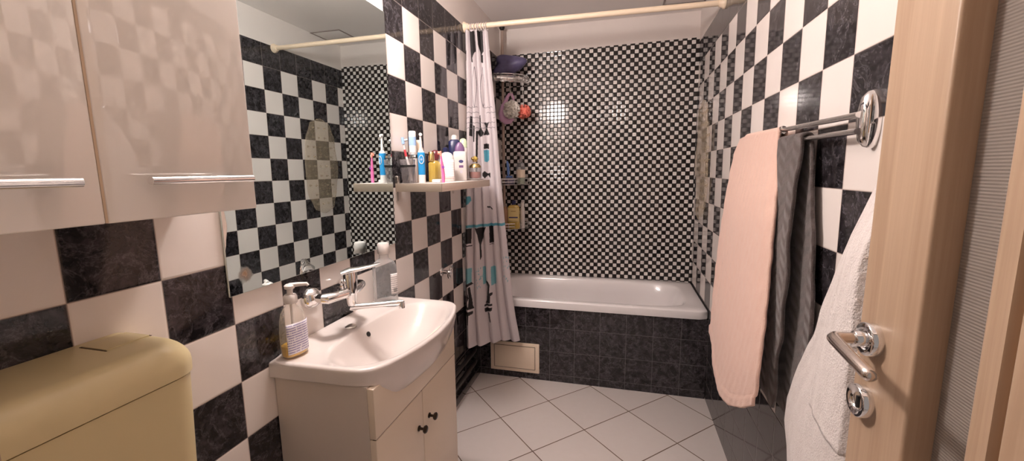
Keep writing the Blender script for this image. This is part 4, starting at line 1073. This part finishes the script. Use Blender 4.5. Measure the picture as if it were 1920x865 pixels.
# white towel on a hook behind the door
WT = thing('bath_towel', 'large white terry towel hanging on the right wall behind the wooden door', 'towel', (1.39, .98, .45))
hk = thing('wall_hook', 'chrome hook behind the door carrying the white towel', 'hook', (1.425, .84, 1.45))
lathe('hook_plate', (Wx(.84, 1.46)-.0005, .84, 1.46), (-1, 0, 0), [(0, .018), (.005, .018), (.008, .012), (.008, .002)], M['chrome'], hk, n=18)
tube('hook_arm', [(Wx(.84, 1.46)-.006, .84, 1.46), (Wx(.84, 1.46)-.03, .84, 1.455), (Wx(.84, 1.46)-.042, .84, 1.468), (Wx(.84, 1.46)-.044, .84, 1.482)], [.005, .005, .005, .007], M['chrome'], hk, 12)
def white(u, v):
    z = 1.452-v*(1.452-.46)
    E = [(0, .855), (.125, .897), (.217, .945), (.333, .993), (.486, 1.066), (.60, 1.146), (.727, 1.208), (.80, 1.214), (.863, 1.190), (1, 1.165)]
    yf = lerp_tab(E, v); yf *= 1.0+.062*sstep(.0, .12, v)*(1-.35*sstep(.3, .7, v)); yn = .825-.09*sstep(0, .6, v); y = yn+(yf-yn)*u
    wall = Wx(y, z)
    bul = .02+.045*sstep(0, .4, v)
    x = wall-.018-bul*math.sin(PI*(.12+.80*u))**.8
    x += .007*sstep(.05, .5, v)*math.sin(u*7.2+z*2.2)+.003*fbm(u*17, z*15, 6)
    x = min(x, wall-.010)
    x = max(x, 1.366) if y < .80 else x
    return (x, y+.003*fbm(z*25, u*9, 1), z)
grid('towel_cloth', white, 80, 120, M['white_t'], WT, .012)
def fold(u, v):
    z = 1.36-v*(1.36-.862)+.012*u*v
    yf = lerp_tab([(0, .850), (.25, .872), (.49, .906), (.74, .938), (.93, .955), (1, .958)], v); yn = .76; y = yn+(yf-yn)*u
    x = 1.345-.028*sstep(0, .3, v)-.010*math.sin(PI*min(1, u*1.1))*sstep(0, .4, v)+.006*sstep(.75, 1, u)
    x += .002*fbm(u*9, z*15, 2)
    if y < .80: x = max(x, 1.366)
    return (x, y, z)
fo = grid('folded_layer', fold, 40, 60, M['white_t'], WT, .008)

# ------------------------------------------------------------------ door leaf standing open along the right wall
door = struct(link(bpy.data.objects.new('door_1', None))); door.location = (1.33, .1, 0); door.matrix_basis = Matrix.Translation((1.33, .1, 0))
FX = 1.307; BX = 1.356; GX = 1.342
def prism(name, prof, z0, z1, m, parent, auto=30):
    n = len(prof); V = [(x, y, z0) for x, y in prof]+[(x, y, z1) for x, y in prof]
    F = [tuple(range(n-1, -1, -1)), tuple(range(n, 2*n))]+[(k, (k+1) % n, n+(k+1) % n, n+k) for k in range(n)]
    o = mesh_obj(name, V, F, m, parent); fixn(o); sharp(o.data, auto); return o
def arc2(cx, cy, r, a0, a1, n=6): return [(cx+r*math.cos(math.radians(a0+(a1-a0)*k/n)), cy+r*math.sin(math.radians(a0+(a1-a0)*k/n))) for k in range(n+1)]
ST = [(BX, .786), (FX+.003, .786), (FX, .783)]+arc2(FX+.005, .658, .005, 180, 270, 6)+[(GX+.001, .6525), (GX+.001, .631), (BX, .631)]
ys_ = Matrix.Identity(4)
stile = prism('lock_stile', ST, .01, 2.02, M['wood'], door)
pane = box('glass_pane', GX-.0005, GX+.0008, .576, .6522, .16, 1.86, M['ribglass'], door, r=0)
bead = prism('glazing_bead', [(BX, .5755), (GX+.001, .5755), (1.334, .574)]+arc2(1.324, .556, .012, 70, 190, 8)+[(1.311, .533), (1.320, .528), (BX, .528)], .16, 1.86, M['wood'], door)
hs = prism('hinge_stile', [(BX, .5275), (1.326, .5275), (1.326, .519)]+arc2(FX+.006, .511, .006, 100, 180, 5)+[(FX, .14), (FX+.003, .106), (BX, .106)], .01, 2.02, M['wood'], door)
box('back_board', GX+.0015, BX, .5765, .6305, .1605, 1.8595, M['ribback'], door, r=0)
for z0, z1 in ((.01, .1595), (1.8605, 2.02)): box('rail', FX+.004, BX, .528, .6308, z0, z1, M['wood'], door, r=.002)
box('groove_back', 1.3262, BX-.002, .5190, .5279, .012, 2.018, M['dkline'], door, r=0)
dh = lathe('handle_rose', (FX, .742, 1.109), (-1, 0, 0), [(0, .0265), (.0135, .0265), (.0150, .025), (.0150, .017), (.012, .016)], M['chrome'], door, n=40); dh['label'] = 'polished steel handle rose'
lathe('handle_collar', (FX-.0115, .742, 1.109), (-1, 0, 0), [(0, .0125), (.016, .0125), (.018, .0105), (.018, .001)], M['chrome'], dh, n=24)
tube('lever', [(FX-.024, .742, 1.109), (FX-.046, .742, 1.109), (FX-.053, .741, 1.1085), (FX-.057, .737, 1.108), (FX-.058, .729, 1.107), (FX-.058, .680, 1.1015), (FX-.058, .640, 1.097), (FX-.058, .632, 1.096), (FX-.058, .628, 1.0955)],
     [.0088, .0088, .0095, .0098, .0095, .0095, .0098, .0085, .004], mat('satin_steel', (.70, .62, .57, 1), .2, 1.), dh, 20)
kr = lathe('keyhole_rose', (FX, .747, 1.002), (-1, 0, 0), [(0, .0265), (.0135, .0265), (.0150, .025), (.0140, .018), (.011, .014), (.010, .0135), (.010, .001)], M['chrome'], door, n=40); kr['label'] = 'polished steel keyhole rose'
box('keyhole', FX-.0125, FX-.0098, .7445, .7495, .990, 1.010, M['blackrub'], kr, r=.001)

# ------------------------------------------------------------------ hatch in the ceiling
ht = thing('ceiling_hatch', 'small white maintenance hatch in the ceiling over the bath', 'hatch', (1.285, 2.94, ZC))
bm = box_bm(1.155, 1.167, 2.845, 3.035, ZC-.004, ZC-.0003, .001, 1); box_bm(1.403, 1.415, 2.845, 3.035, ZC-.004, ZC-.0003, .001, 1, bm)
box_bm(1.1672, 1.4028, 2.845, 2.857, ZC-.004, ZC-.0003, .001, 1, bm); box_bm(1.1672, 1.4028, 3.023, 3.035, ZC-.004, ZC-.0003, .001, 1, bm)
bm_obj('hatch_gap', bm, mat('gap_grey', srgb(150, 140, 136), .5), ht)  # strips coloured grey to imitate the dark, shaded gap around the cover
box('hatch_cover', 1.169, 1.401, 2.859, 3.021, ZC-.003, ZC-.0003, M['ceil'], ht, r=.0008)

# ------------------------------------------------------------------ light, camera
w = bpy.data.worlds.new('hallway_light'); SC.world = w; w.use_nodes = True
bg = w.node_tree.nodes['Background']; bg.inputs[0].default_value = (1., .88, .82, 1); bg.inputs[1].default_value = .07

cam = bpy.data.cameras.new('camera'); co = link(bpy.data.objects.new('camera', cam))
r, u, f = Vector((.9683031, .24955088, -.01065251)), Vector((-.0255006, .14119204, .98965374)), Vector((-.24847301, .95801314, -.14308039))
co.matrix_world = Matrix(((r.x, u.x, -f.x, .91134247), (r.y, u.y, -f.y, 0.), (r.z, u.z, -f.z, 1.3784932), (0, 0, 0, 1)))
cam.sensor_fit = 'HORIZONTAL'; cam.sensor_width = 36; cam.lens = 14.5321875; cam.clip_start = .01
SC.camera = co
SC.view_settings.view_transform = 'Standard'; SC.view_settings.look = 'None'; SC.view_settings.gamma = 1
SC.view_settings.use_curve_mapping = False; SC.view_settings.exposure = 2.0
SC.cycles.max_bounces = 12; SC.cycles.diffuse_bounces = 6; SC.cycles.glossy_bounces = 6; SC.cycles.transmission_bounces = 8
SC.cycles.use_denoising = True; SC.cycles.caustics_refractive = False; SC.cycles.caustics_reflective = False
SC.cycles.sample_clamp_indirect = 6.
